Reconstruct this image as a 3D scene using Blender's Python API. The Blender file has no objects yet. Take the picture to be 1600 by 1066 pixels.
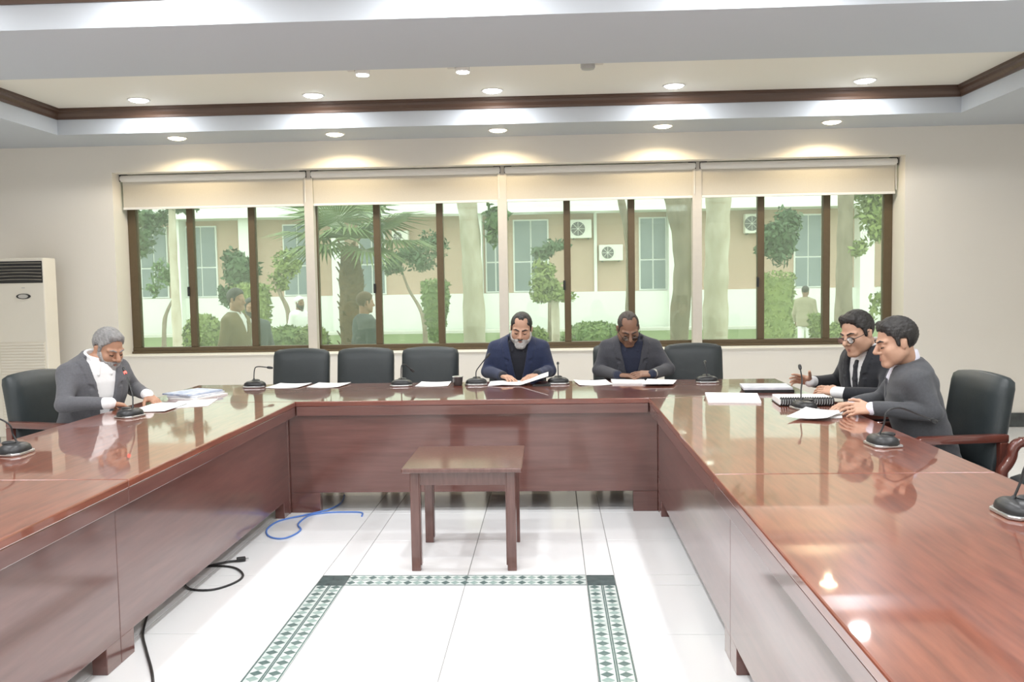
import bpy, bmesh, math, random
import numpy as np
from mathutils import Vector, Matrix

# ------------------------------------------------------------------ camera, world, exposure
scene = bpy.context.scene
COL = scene.collection
CAMH = 1.5
FPX = 1362.0
PITCH, YAW, ROLL = 0.06574307, -0.0450321, 0.01676425
_f = Vector((math.sin(YAW) * math.cos(PITCH), math.cos(YAW) * math.cos(PITCH), -math.sin(PITCH)))
_r0 = Vector((math.cos(YAW), -math.sin(YAW), 0)); _d0 = _f.cross(_r0)
_c, _s = math.cos(ROLL), math.sin(ROLL)
_right = _c * _r0 + _s * _d0; _down = -_s * _r0 + _c * _d0
cam_data = bpy.data.cameras.new('camera')
cam_data.sensor_width = 36.0
cam_data.lens = FPX / 1600 * 36
cam = bpy.data.objects.new('camera', cam_data)
COL.objects.link(cam)
m = Matrix((_right, -_down, -_f)).transposed().to_4x4()
m.translation = (0, 0, CAMH)
cam.matrix_world = m
scene.camera = cam

world = bpy.data.worlds.new('overcast_sky'); scene.world = world
world.use_nodes = True
bg = world.node_tree.nodes['Background']
bg.inputs['Color'].default_value = (0.93, 0.97, 1.0, 1)
bg.inputs['Strength'].default_value = 1.85

vs = scene.view_settings
vs.view_transform = 'Standard'; vs.look = 'None'; vs.gamma = 1.0; vs.use_curve_mapping = False
vs.exposure = 0.66

LAMP_COOL = 9.5
LAMP_FILL = 13.0  # power of each added fill downlight out of view
LAMP_WARM = 4.5

rng = random.Random(7)
nrng = np.random.default_rng(5)

# ------------------------------------------------------------------ materials
MATS = {}
def mat(name, col, rough=0.5, metal=0.0, spec=0.5, coat=0.0, coat_rough=0.03, noise=None, bump=None,
        grain=None, emit=None, sheen=0.0, sss=0.0):
    """noise=(scale, amount, second colour), bump=(scale, strength), grain=(axis scales) stretches both."""
    m = bpy.data.materials.new(name); m.use_nodes = True
    nt = m.node_tree; N = nt.nodes; b = N['Principled BSDF']
    b.inputs['Base Color'].default_value = (*col, 1)
    b.inputs['Roughness'].default_value = rough
    b.inputs['Metallic'].default_value = metal
    b.inputs['Specular IOR Level'].default_value = spec
    b.inputs['Coat Weight'].default_value = coat
    b.inputs['Coat Roughness'].default_value = coat_rough
    b.inputs['Coat IOR'].default_value = 1.6
    if sheen: b.inputs['Sheen Weight'].default_value = sheen
    if sss:
        b.inputs['Subsurface Weight'].default_value = sss
        b.inputs['Subsurface Radius'].default_value = (0.012, 0.005, 0.003)
    if emit:
        b.inputs['Emission Color'].default_value = (*emit[0], 1)
        b.inputs['Emission Strength'].default_value = emit[1]
    vec = None
    if noise or bump:
        tc = N.new('ShaderNodeTexCoord'); mp = N.new('ShaderNodeMapping')
        nt.links.new(tc.outputs['Object'], mp.inputs['Vector'])
        if grain: mp.inputs['Scale'].default_value = grain
        vec = mp.outputs['Vector']
    if noise:
        sc, amt, c2 = noise
        n = N.new('ShaderNodeTexNoise'); n.inputs['Scale'].default_value = sc
        n.inputs['Detail'].default_value = 5
        nt.links.new(vec, n.inputs['Vector'])
        mx = N.new('ShaderNodeMix'); mx.data_type = 'RGBA'
        mx.inputs['A'].default_value = (*col, 1); mx.inputs['B'].default_value = (*c2, 1)
        mr = N.new('ShaderNodeMapRange'); mr.inputs['From Min'].default_value = 0.3
        mr.inputs['From Max'].default_value = 0.7; mr.inputs['To Max'].default_value = amt
        nt.links.new(n.outputs['Fac'], mr.inputs['Value'])
        nt.links.new(mr.outputs['Result'], mx.inputs['Factor'])
        nt.links.new(mx.outputs['Result'], b.inputs['Base Color'])
    if bump:
        n2 = N.new('ShaderNodeTexNoise'); n2.inputs['Scale'].default_value = bump[0]
        n2.inputs['Detail'].default_value = 3
        nt.links.new(vec, n2.inputs['Vector'])
        bp = N.new('ShaderNodeBump'); bp.inputs['Strength'].default_value = bump[1]
        bp.inputs['Distance'].default_value = 0.01
        nt.links.new(n2.outputs['Fac'], bp.inputs['Height'])
        nt.links.new(bp.outputs['Normal'], b.inputs['Normal'])
        if coat: nt.links.new(bp.outputs['Normal'], b.inputs['Coat Normal'])
    MATS[name] = m
    return m

mat('wall_paint', (0.80, 0.765, 0.70), 0.6, noise=(1.5, 0.25, (0.76, 0.72, 0.65)), bump=(60, 0.05))
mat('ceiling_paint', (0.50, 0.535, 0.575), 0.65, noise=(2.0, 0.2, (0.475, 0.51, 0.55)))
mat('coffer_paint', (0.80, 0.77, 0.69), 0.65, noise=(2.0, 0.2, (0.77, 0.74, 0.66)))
mat('crown_wood', (0.105, 0.062, 0.042), 0.35, noise=(6, 0.7, (0.07, 0.038, 0.026)), grain=(0.4, 6, 6))
mat('table_wood', (0.20, 0.046, 0.024), 0.28, coat=1.0, coat_rough=0.035, noise=(5, 0.8, (0.105, 0.022, 0.012)),
    grain=(1.0, 9, 9))
mat('table_wood_arm', (0.26, 0.075, 0.04), 0.28, coat=1.0, coat_rough=0.035, noise=(5, 0.8, (0.125, 0.028, 0.014)),
    grain=(9, 1.0, 9))
mat('panel_wood', (0.15, 0.058, 0.046), 0.3, coat=1.0, coat_rough=0.10, noise=(4, 0.8, (0.095, 0.032, 0.025)),
    grain=(0.8, 0.8, 9))
mat('stool_wood', (0.14, 0.055, 0.042), 0.3, coat=0.8, coat_rough=0.10, noise=(8, 0.7, (0.07, 0.018, 0.012)),
    grain=(8, 8, 1))
mat('chair_wood', (0.13, 0.032, 0.02), 0.3, coat=0.8, coat_rough=0.08, noise=(8, 0.6, (0.075, 0.018, 0.012)))
mat('leather', (0.030, 0.038, 0.040), 0.42, spec=0.5, noise=(9, 0.5, (0.022, 0.028, 0.030)), bump=(220, 0.12))
mat('tile', (0.84, 0.85, 0.85), 0.16, spec=0.5, noise=(1.2, 0.5, (0.79, 0.80, 0.81)), bump=(3, 0.02))
mat('grout', (0.30, 0.30, 0.29), 0.8, noise=(40, 0.5, (0.2, 0.2, 0.19)))
mat('border_tile', (0.62, 0.67, 0.65), 0.25, noise=(30, 0.8, (0.40, 0.47, 0.45)))
mat('diamond_dark', (0.07, 0.12, 0.115), 0.25, noise=(40, 0.7, (0.14, 0.20, 0.19)))
mat('diamond_light', (0.22, 0.34, 0.31), 0.25, noise=(40, 0.8, (0.34, 0.40, 0.37)))
mat('green_marble', (0.045, 0.075, 0.075), 0.2, noise=(20, 0.7, (0.10, 0.14, 0.14)))
mat('base_marble', (0.03, 0.036, 0.038), 0.2, noise=(9, 0.7, (0.10, 0.11, 0.11)))
mat('frame_brown', (0.125, 0.092, 0.052), 0.4, metal=0.2, noise=(30, 0.4, (0.10, 0.072, 0.04)))
mat('post_paint', (0.62, 0.585, 0.53), 0.5, noise=(20, 0.4, (0.56, 0.53, 0.48)))
mat('blind_fabric', (0.62, 0.585, 0.51), 0.85, noise=(160, 0.5, (0.54, 0.51, 0.45)), bump=(300, 0.1), grain=(1, 1, 1))
mat('blind_bar', (0.80, 0.79, 0.76), 0.4, noise=(30, 0.2, (0.75, 0.74, 0.71)))
mat('black_plastic', (0.016, 0.017, 0.018), 0.38, noise=(60, 0.4, (0.024, 0.024, 0.026)), bump=(400, 0.05))
mat('silver', (0.55, 0.55, 0.55), 0.3, metal=0.9, noise=(60, 0.3, (0.45, 0.45, 0.45)))
mat('white_plastic', (0.80, 0.76, 0.67), 0.45, noise=(6, 0.3, (0.76, 0.72, 0.62)))
mat('cream_grille', (0.74, 0.69, 0.59), 0.5, noise=(10, 0.3, (0.70, 0.65, 0.55)))
mat('paper', (0.86, 0.86, 0.85), 0.7, noise=(4, 0.25, (0.82, 0.82, 0.82)))
mat('paper_grey', (0.52, 0.54, 0.60), 0.5, noise=(14, 0.8, (0.74, 0.75, 0.78)))
mat('paper_blue', (0.25, 0.33, 0.50), 0.5, noise=(18, 0.9, (0.78, 0.79, 0.82)))
mat('ink', (0.30, 0.30, 0.32), 0.7, noise=(90, 0.9, (0.6, 0.6, 0.6)))
mat('red_led', (0.8, 0.05, 0.04), 0.4, emit=((1.0, 0.08, 0.06), 2.5), noise=(10, 0.2, (0.7, 0.04, 0.03)))
mat('lamp_cool', (1, 1, 1), 0.5, emit=((0.95, 0.98, 1.0), 14.0), noise=(10, 0.1, (0.95, 0.95, 0.95)))
mat('lamp_warm', (1, 0.95, 0.8), 0.5, emit=((1.0, 0.86, 0.58), 9.0), noise=(10, 0.1, (0.95, 0.9, 0.75)))
mat('lamp_off', (0.42, 0.42, 0.41), 0.3, noise=(10, 0.2, (0.36, 0.36, 0.35)))
mat('lamp_ring', (0.78, 0.77, 0.74), 0.4, noise=(10, 0.2, (0.72, 0.71, 0.68)))
mat('cable_blue', (0.10, 0.23, 0.62), 0.45, noise=(30, 0.3, (0.08, 0.18, 0.5)))
mat('cable_black', (0.015, 0.015, 0.016), 0.45, noise=(30, 0.3, (0.03, 0.03, 0.03)))
mat('smoked_glass', (0.05, 0.045, 0.045), 0.08, spec=0.6, noise=(10, 0.3, (0.08, 0.07, 0.07)))
# people
mat('skin_tan', (0.43, 0.235, 0.15), 0.5, sss=0.05, noise=(30, 0.5, (0.37, 0.19, 0.12)), bump=(200, 0.05))
mat('skin_fair', (0.54, 0.325, 0.225), 0.5, sss=0.05, noise=(30, 0.5, (0.44, 0.245, 0.16)), bump=(200, 0.05))
mat('skin_brown', (0.25, 0.135, 0.085), 0.5, sss=0.05, noise=(30, 0.5, (0.20, 0.10, 0.062)), bump=(200, 0.05))
mat('hair_black', (0.014, 0.012, 0.011), 0.5, noise=(40, 0.6, (0.03, 0.027, 0.025)), bump=(150, 0.5), grain=(1, 1, 0.3))
mat('hair_thin', (0.035, 0.026, 0.022), 0.55, noise=(40, 0.6, (0.06, 0.045, 0.038)), bump=(150, 0.4))
mat('hair_grey', (0.17, 0.165, 0.165), 0.6, noise=(45, 0.9, (0.33, 0.325, 0.32)), bump=(150, 0.6), grain=(1, 1, 0.4))
mat('beard_grey', (0.42, 0.41, 0.40), 0.7, noise=(60, 0.9, (0.22, 0.21, 0.205)), bump=(200, 0.6))
mat('beard_white', (0.60, 0.59, 0.57), 0.7, noise=(60, 0.9, (0.34, 0.33, 0.32)), bump=(200, 0.6))
mat('beard_dark', (0.05, 0.042, 0.038), 0.7, noise=(60, 0.8, (0.10, 0.09, 0.085)), bump=(200, 0.5))
mat('lip', (0.36, 0.15, 0.11), 0.45, noise=(40, 0.4, (0.30, 0.12, 0.09)))
mat('lip_brown', (0.22, 0.10, 0.075), 0.45, noise=(40, 0.4, (0.18, 0.08, 0.06)))
mat('eye_dark', (0.02, 0.015, 0.012), 0.25, noise=(40, 0.3, (0.03, 0.02, 0.016)))
mat('eye_white', (0.75, 0.72, 0.68), 0.3, noise=(40, 0.2, (0.7, 0.66, 0.62)))
def fabric(name, c, k=1.35):
    return mat(name, c, 0.85, spec=0.25, sheen=0.15, noise=(90, 0.6, tuple(min(1, v * k) for v in c)), bump=(350, 0.15))
fabric('suit_grey', (0.105, 0.105, 0.115))
fabric('suit_navy', (0.022, 0.030, 0.068))
fabric('suit_charcoal', (0.050, 0.051, 0.060))
fabric('suit_black', (0.020, 0.021, 0.025))
fabric('sweater_grey', (0.062, 0.064, 0.070))
fabric('shirt_white', (0.80, 0.80, 0.80), 1.04)
fabric('shirt_lilac', (0.74, 0.73, 0.82), 1.04)
fabric('shirt_black', (0.018, 0.019, 0.026))
fabric('shirt_navy', (0.022, 0.026, 0.046))
fabric('tie_dark', (0.022, 0.022, 0.026), 3.0)
fabric('trouser_dark', (0.03, 0.03, 0.034))
fabric('jacket_olive', (0.16, 0.12, 0.055))
fabric('coat_slate', (0.07, 0.085, 0.085))
fabric('scarf_brown', (0.11, 0.07, 0.038))
fabric('vest_tan', (0.30, 0.27, 0.19))
mat('glass_lens', (0.6, 0.62, 0.65), 0.05, spec=0.6, noise=(5, 0.1, (0.6, 0.6, 0.6)))
# outside
mat('bldg_white', (0.80, 0.82, 0.78), 0.7, noise=(1.2, 0.3, (0.72, 0.75, 0.70)))
mat('bldg_pink', (0.50, 0.36, 0.28), 0.8, noise=(3, 0.5, (0.44, 0.32, 0.25)), bump=(20, 0.1))
mat('bldg_window', (0.20, 0.24, 0.25), 0.2, noise=(2, 0.6, (0.13, 0.17, 0.18)))
mat('window_white', (0.78, 0.80, 0.78), 0.5, noise=(3, 0.2, (0.72, 0.74, 0.72)))
mat('outdoor_ac', (0.78, 0.78, 0.72), 0.5, noise=(5, 0.3, (0.70, 0.70, 0.65)))
mat('fan_grille', (0.10, 0.10, 0.10), 0.5, noise=(30, 0.4, (0.16, 0.16, 0.16)))
mat('lawn', (0.15, 0.21, 0.085), 0.9, noise=(6, 0.9, (0.24, 0.29, 0.14)), bump=(60, 0.6))
mat('path', (0.66, 0.65, 0.60), 0.8, noise=(4, 0.4, (0.58, 0.57, 0.52)))
mat('bark', (0.17, 0.135, 0.095), 0.9, noise=(9, 0.9, (0.30, 0.25, 0.19)), bump=(18, 0.7), grain=(1, 1, 0.35))
mat('bark_pale', (0.42, 0.36, 0.27), 0.9, noise=(5, 0.9, (0.62, 0.57, 0.48)), bump=(14, 0.5), grain=(1, 1, 0.5))
mat('palm_bark', (0.22, 0.15, 0.085), 0.9, noise=(14, 0.9, (0.11, 0.075, 0.045)), bump=(20, 0.8), grain=(1, 1, 2))
mat('leaf_green', (0.075, 0.155, 0.045), 0.6, noise=(3, 0.8, (0.13, 0.22, 0.07)))
mat('leaf_dark', (0.035, 0.085, 0.032), 0.6, noise=(3, 0.8, (0.07, 0.13, 0.05)))
mat('leaf_yellow', (0.22, 0.28, 0.07), 0.6, noise=(3, 0.8, (0.14, 0.20, 0.05)))
mat('leaf_hedge', (0.10, 0.17, 0.045), 0.7, noise=(8, 0.8, (0.20, 0.27, 0.08)))
mat('palm_leaf', (0.09, 0.16, 0.05), 0.5, noise=(3, 0.8, (0.24, 0.29, 0.12)))

def glass_material():
    m = bpy.data.materials.new('window_glass'); m.use_nodes = True
    nt = m.node_tree; N = nt.nodes; N.clear()
    out = N.new('ShaderNodeOutputMaterial')
    tr = N.new('ShaderNodeBsdfTransparent'); tr.inputs['Color'].default_value = (0.905, 0.953, 0.878, 1)
    gl = N.new('ShaderNodeBsdfGlossy'); gl.inputs['Roughness'].default_value = 0.01
    gl.inputs['Color'].default_value = (0.9, 1.0, 0.88, 1)
    du = N.new('ShaderNodeBsdfTranslucent'); du.inputs['Color'].default_value = (0.88, 0.95, 0.82, 1)
    tc = N.new('ShaderNodeTexCoord'); n = N.new('ShaderNodeTexNoise')
    n.inputs['Scale'].default_value = 1.3; n.inputs['Detail'].default_value = 4
    nt.links.new(tc.outputs['Object'], n.inputs['Vector'])
    mr = N.new('ShaderNodeMapRange'); mr.inputs['To Min'].default_value = 0.05; mr.inputs['To Max'].default_value = 0.12
    nt.links.new(n.outputs['Fac'], mr.inputs['Value'])
    mx1 = N.new('ShaderNodeMixShader'); nt.links.new(mr.outputs['Result'], mx1.inputs[0])
    nt.links.new(tr.outputs[0], mx1.inputs[1]); nt.links.new(du.outputs[0], mx1.inputs[2])
    lw = N.new('ShaderNodeFresnel'); lw.inputs['IOR'].default_value = 1.5
    mx2 = N.new('ShaderNodeMixShader'); nt.links.new(lw.outputs[0], mx2.inputs[0])
    nt.links.new(mx1.outputs[0], mx2.inputs[1]); nt.links.new(gl.outputs[0], mx2.inputs[2])
    nt.links.new(mx2.outputs[0], out.inputs['Surface'])
    MATS['window_glass'] = m
glass_material()

# ------------------------------------------------------------------ object helpers
def props(o, label=None, cat=None, group=None, kind=None):
    if label: o['label'] = label
    if cat: o['category'] = cat
    if group: o['group'] = group
    if kind: o['kind'] = kind
    return o

def link(name, data, parent=None, loc=None):
    o = bpy.data.objects.new(name, data); COL.objects.link(o)
    if parent: o.parent = parent
    if loc is not None: o.location = loc
    return o

def empty(name, loc=(0, 0, 0), rz=0, label=None, cat=None, group=None):
    o = link(name, None, None, loc); o.rotation_euler = (0, 0, rz); o.empty_display_size = 0.1
    return props(o, label, cat, group)

def finish(bm, name, mt, parent=None, loc=None, smooth=False, angle=None):
    me = bpy.data.meshes.new(name)
    bm.normal_update(); bm.to_mesh(me); bm.free()
    if smooth:
        me.polygons.foreach_set('use_smooth', np.ones(len(me.polygons), bool))
        if angle: me.set_sharp_from_angle(angle=math.radians(angle))
    me.materials.append(MATS[mt])
    return link(name, me, parent, loc)

def bx(bm, x0, x1, y0, y1, z0, z1, bevel=0.0, rot=None):
    vs_ = [bm.verts.new(p) for p in ((x0, y0, z0), (x1, y0, z0), (x1, y1, z0), (x0, y1, z0),
                                     (x0, y0, z1), (x1, y0, z1), (x1, y1, z1), (x0, y1, z1))]
    fs = [bm.faces.new([vs_[i] for i in q]) for q in ((3, 2, 1, 0), (4, 5, 6, 7), (0, 1, 5, 4), (1, 2, 6, 5), (2, 3, 7, 6), (3, 0, 4, 7))]
    if bevel:
        es = list({e for f in fs for e in f.edges})
        bmesh.ops.bevel(bm, geom=es, offset=bevel, segments=2, affect='EDGES', profile=0.5)
    return vs_

def box(name, mt, dims, parent=None, bevel=0.0, loc=None, smooth=False):
    bm = bmesh.new(); bx(bm, *dims, bevel=bevel)
    return finish(bm, name, mt, parent, loc)

def prism(bm, pts, h0, h1, axis='z'):
    """extrude polygon pts (2D) between h0 and h1 along axis."""
    def P(a, b, h):
        return {'z': (a, b, h), 'y': (a, h, b), 'x': (h, a, b)}[axis]
    lo = [bm.verts.new(P(a, b, h0)) for a, b in pts]; hi = [bm.verts.new(P(a, b, h1)) for a, b in pts]
    n = len(pts)
    bm.faces.new(lo[::-1]); bm.faces.new(hi)
    for i in range(n):
        bm.faces.new((lo[i], lo[(i + 1) % n], hi[(i + 1) % n], hi[i]))
    bmesh.ops.recalc_face_normals(bm, faces=bm.faces)

def tube(bm, pts, r, seg=8, r_end=None, caps=True):
    pts = [Vector(p) for p in pts]; rings = []
    n = len(pts); up = None
    for i, p in enumerate(pts):
        t = (pts[min(i + 1, n - 1)] - pts[max(i - 1, 0)]).normalized()
        if up is None:
            a = Vector((0, 0, 1)) if abs(t.z) < 0.9 else Vector((1, 0, 0))
            up = (a - t * a.dot(t)).normalized()
        else:
            up = (up - t * up.dot(t)).normalized()
        s = t.cross(up)
        rr = r[i] if isinstance(r, (list, tuple)) else (r if r_end is None else r + (r_end - r) * i / (n - 1))
        rings.append([bm.verts.new(p + up * (rr * math.cos(2 * math.pi * k / seg)) + s * (rr * math.sin(2 * math.pi * k / seg))) for k in range(seg)])
    for a, b in zip(rings, rings[1:]):
        for k in range(seg):
            bm.faces.new((a[k], a[(k + 1) % seg], b[(k + 1) % seg], b[k]))
    if caps:
        bm.faces.new(rings[0][::-1]); bm.faces.new(rings[-1])

def smooth_path(pts, k=6):
    P = [Vector(p) for p in pts]; out = []
    for i in range(len(P) - 1):
        p0 = P[max(i - 1, 0)]; p1 = P[i]; p2 = P[i + 1]; p3 = P[min(i + 2, len(P) - 1)]
        for j in range(k):
            t = j / k
            out.append(0.5 * ((2 * p1) + (p2 - p0) * t + (2 * p0 - 5 * p1 + 4 * p2 - p3) * t * t + (3 * p1 - p0 - 3 * p2 + p3) * t ** 3))
    out.append(P[-1]); return out

def lathe(bm, prof, seg=20, c=(0, 0, 0), closed=False):
    rings = []
    for r, z in prof:
        rings.append([bm.verts.new((c[0] + r * math.cos(2 * math.pi * k / seg), c[1] + r * math.sin(2 * math.pi * k / seg), c[2] + z)) for k in range(seg)])
    for a, b in zip(rings, rings[1:]):
        for k in range(seg):
            bm.faces.new((a[k], a[(k + 1) % seg], b[(k + 1) % seg], b[k]))
    if closed:
        a, b = rings[-1], rings[0]
        for k in range(seg):
            bm.faces.new((a[k], a[(k + 1) % seg], b[(k + 1) % seg], b[k]))
    else:
        bm.faces.new(rings[0][::-1]); bm.faces.new(rings[-1])
    bmesh.ops.recalc_face_normals(bm, faces=bm.faces)

def copy_tree(o, parent=None):
    c = o.copy(); COL.objects.link(c); c.parent = parent
    for ch in o.children: copy_tree(ch, c)
    return c

ORD = ['leftmost', 'second from left', 'middle', 'fourth from left', 'rightmost']

# ------------------------------------------------------------------ room shell
YW = 8.787; XL, XR = -6.1, 5.2; YR = -4.4
ZS = 2.964; ZC = 3.20
WX0, WX1, WZ0, WZ1 = -4.45, 3.485, 0.810, 2.695      # window opening
YF = 9.12                                            # window frame plane

bm = bmesh.new()
bx(bm, XL, WX0, YW, YW + 0.45, 0, 3.6); bx(bm, WX1, XR, YW, YW + 0.45, 0, 3.6)
bx(bm, WX0, WX1, YW, YW + 0.45, 0, WZ0); bx(bm, WX0, WX1, YW, YW + 0.45, WZ1, 3.6)
props(finish(bm, 'wall_back', 'wall_paint'), 'cream painted wall holding the long window', kind='structure')
props(box('wall_left', 'wall_paint', (XL - 0.2, XL, YR, YW + 0.45, 0, 3.6)), 'cream side wall on the left', kind='structure')
props(box('wall_right', 'wall_paint', (XR, XR + 0.2, YR, YW + 0.45, 0, 3.6)), 'cream side wall on the right', kind='structure')
props(box('wall_front', 'wall_paint', (XL - 0.2, XR + 0.2, YR - 0.2, YR, 0, 3.6)), 'cream wall behind the camera', kind='structure')
# dark stone skirting in slabs
sk = props(box('baseboard_back', 'base_marble', (XL, XR, YW - 0.004, YW, 0, 0.138)), 'dark veined marble skirting under the window wall', kind='structure')
x = XL + 0.01
me_s = None
while x < XR - 0.05:
    w = min(0.603, XR - 0.01 - x)
    box('marble_slab', 'base_marble', (x, x + w, YW - 0.022, YW - 0.003, 0.001, 0.140), sk, 0.002)
    x += 0.61

# ceiling: perimeter soffit, cross beams and recessed coffers
CX0, CX1 = -4.605, 3.70
COFFERS = [(5.972, 8.105), (2.75, 4.868), (-0.45, 1.65), (-3.65, -1.55)]
bm = bmesh.new()
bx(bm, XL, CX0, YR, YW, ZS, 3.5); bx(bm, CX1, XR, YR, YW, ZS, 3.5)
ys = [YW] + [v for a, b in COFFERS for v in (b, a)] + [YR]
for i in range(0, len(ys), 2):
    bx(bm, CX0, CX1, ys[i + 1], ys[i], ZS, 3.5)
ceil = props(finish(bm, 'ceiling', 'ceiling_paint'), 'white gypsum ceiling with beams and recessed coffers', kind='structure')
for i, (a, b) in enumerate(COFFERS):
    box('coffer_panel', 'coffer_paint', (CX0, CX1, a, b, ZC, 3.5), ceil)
# crown mouldings: profile mitred round each coffer
def crown(idx, y0, y1):
    prof = [(0, 3.104), (0.012, 3.104), (0.016, 3.125), (0.034, 3.150), (0.040, 3.172), (0.056, 3.178), (0.056, 3.200), (0, 3.200)]
    bm = bmesh.new(); rings = []
    for sx, sy, cx, cy in ((1, 1, CX0, y0), (-1, 1, CX1, y0), (-1, -1, CX1, y1), (1, -1, CX0, y1)):
        rings.append([bm.verts.new((cx + sx * d, cy + sy * d, z)) for d, z in prof])
    for k in range(4):
        a, b = rings[k], rings[(k + 1) % 4]
        for j in range(len(prof)):
            bm.faces.new((a[j], a[(j + 1) % len(prof)], b[(j + 1) % len(prof)], b[j]))
    bmesh.ops.recalc_face_normals(bm, faces=bm.faces)
    props(finish(bm, 'trim_%d' % idx, 'crown_wood'), 'dark brown wooden crown moulding round ceiling coffer', kind='structure')
for i, (a, b) in enumerate(COFFERS): crown(i + 1, a, b)

# floor: grout bed, tiles, patterned border
floor = props(box('floor', 'grout', (XL, XR, YR, YW, -0.12, -0.003)), 'glossy white tiled floor with green mosaic border', kind='structure')
xs = [-1.204, -1.056, -0.447, 0.161, 0.306]
xl = list(xs)
while xl[0] > XL: xl.insert(0, max(xl[0] - 0.61, XL))
while xl[-1] < XR: xl.append(min(xl[-1] + 0.61, XR))
yl = [4.248, 4.403]
while yl[0] > 1.2: yl.insert(0, yl[0] - 0.607)
while yl[-1] < YW: yl.append(min(yl[-1] + 0.608, YW))
G = 0.0022
tile_cache = {}
def tile_obj(name, mt, x0, x1, y0, y1):
    w, d = round(x1 - x0 - 2 * G, 4), round(y1 - y0 - 2 * G, 4)
    if w < 0.02 or d < 0.02: return
    key = (name, mt, w, d)
    if key not in tile_cache:
        bm = bmesh.new(); bx(bm, -w / 2, w / 2, -d / 2, d / 2, -0.01, 0.0, bevel=0.0012)
        o = finish(bm, name, mt, floor); tile_cache[key] = o.data
    else:
        o = link(name, tile_cache[key], floor)
    o.location = ((x0 + x1) / 2, (y0 + y1) / 2, 0)
for i in range(len(xl) - 1):
    for j in range(len(yl) - 1):
        x0, x1, y0, y1 = xl[i], xl[i + 1], yl[j], yl[j + 1]
        strip_x = abs(x0 - xs[0]) < 1e-6 or abs(x0 - xs[3]) < 1e-6
        strip_y = abs(y0 - 4.248) < 1e-6
        inside_x = xs[0] - 1e-6 <= x0 and x1 <= xs[4] + 1e-6
        if strip_x and strip_y: tile_obj('corner_tile', 'green_marble', x0, x1, y0, y1)
        elif (strip_y and inside_x) or (strip_x and y1 <= 4.249): tile_obj('border_tile', 'border_tile', x0, x1, y0, y1)
        else: tile_obj('tile', 'tile', x0, x1, y0, y1)
rest = box('floor_slab', 'tile', (XL, XR, YR, yl[0], -0.01, 0.0), floor)
# diamonds and dark lines on the border
dm = {}
for nm in ('diamond_dark', 'diamond_light'):
    bm = bmesh.new(); prism(bm, [(-0.026, 0), (0, -0.0225), (0.026, 0), (0, 0.0225)], 0.0, 0.0008); o = finish(bm, 'diamond_inlay', nm, floor); dm[nm] = o
cnt = 0
def diamond(x, y, rz, dark):
    nm = 'diamond_dark' if dark else 'diamond_light'
    o = dm[nm]
    if o.get('used'): o = link('diamond_inlay', o.data, floor)
    o['used'] = 1
    o.location = (x, y, 0.0002); o.rotation_euler = (0, 0, rz)
for c in (xs[0] + 0.037, xs[0] + 0.111, xs[3] + 0.036, xs[3] + 0.109):
    for k in range(38):
        y = 4.222 - k * 0.0482
        if y > 2.6: diamond(c, y, 0, k % 2 == 0)
for c in (4.288, 4.363):
    for k in range(25):
        diamond(xs[1] + 0.025 + k * 0.0482, c, math.pi / 2, k % 2 == 0)
for o in dm.values():
    if 'used' in o: del o['used']
for o in floor.children:
    if 'used' in o.keys(): del o['used']
def line_inlay(x0, x1, y0, y1): box('line_inlay', 'diamond_dark', (x0, x1, y0, y1, 0.0001, 0.0009), floor)
for a in (xs[0], xs[3]):
    for off in (0.002, 0.068, 0.076, 0.138): line_inlay(a + off, a + off + 0.006, 2.6, 4.246)
for off in (0.002, 0.0745, 0.147): line_inlay(xs[1] + 0.003, xs[3] - 0.003, 4.248 + off, 4.248 + off + 0.006)

# ------------------------------------------------------------------ window: four bays of three panes
PX = [WX0 + (WX1 - WX0) / 12 * k for k in range(13)]
POSTS = [-2.476, -0.480, 1.492]
sill = props(box('trim_5', 'wall_paint', (WX0 + 0.002, WX1 - 0.002, YW - 0.012, YW + 0.44, WZ0, WZ0 + 0.012), bevel=0.003), 'cream window sill ledge', kind='structure')
FZ0, FZ1 = WZ0 + 0.014, WZ1 - 0.002
for w in range(4):
    x0, x1 = PX[w * 3], PX[w * 3 + 3]
    root = empty('window_%d' % (w + 1), ((x0 + x1) / 2, YF, FZ0)); props(root, 'brown aluminium sliding window with three tinted panes', kind='structure')
    def L(a): return a - (x0 + x1) / 2
    H = FZ1 - FZ0
    fw = 0.055
    xa = L(x0) + (0.002 if w == 0 else 0.0); xb = L(x1) - (0.002 if w == 3 else 0.0)
    box('bottom_rail', 'frame_brown', (xa, xb, -0.05, 0.05, 0, 0.062), root, 0.004)
    box('top_rail', 'frame_brown', (xa, xb, -0.05, 0.05, H - 0.062, H), root, 0.004)
    box('bottom_track', 'frame_brown', (xa, xb, -0.075, -0.05, 0, 0.022), root, 0.002)
    for k in range(4):
        if k == 0:
            a, b = (xa, xa + 0.085) if w == 0 else (xa, xa + 0.036)
        elif k == 3:
            a, b = (xb - 0.085, xb) if w == 3 else (xb - 0.036, xb)
        else:
            c = L(PX[w * 3 + k]); a, b = c - 0.034, c + 0.034
        st = box('stile', 'frame_brown', (a, b, -0.035 if k % 2 else -0.045, 0.035, 0.062, H - 0.062), root, 0.004)
        if k == 1:
            box('latch', 'black_plastic', (a - 0.012, a + 0.012, -0.052, -0.034, 0.60, 0.70), st, 0.004)
    for k in range(3):
        a, b = L(PX[w * 3 + k]) + 0.03, L(PX[w * 3 + k + 1]) - 0.03
        box('pane', 'window_glass', (a, b, -0.004 + 0.012 * (k % 2), 0.0 + 0.012 * (k % 2), 0.055, H - 0.055), root)
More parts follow.
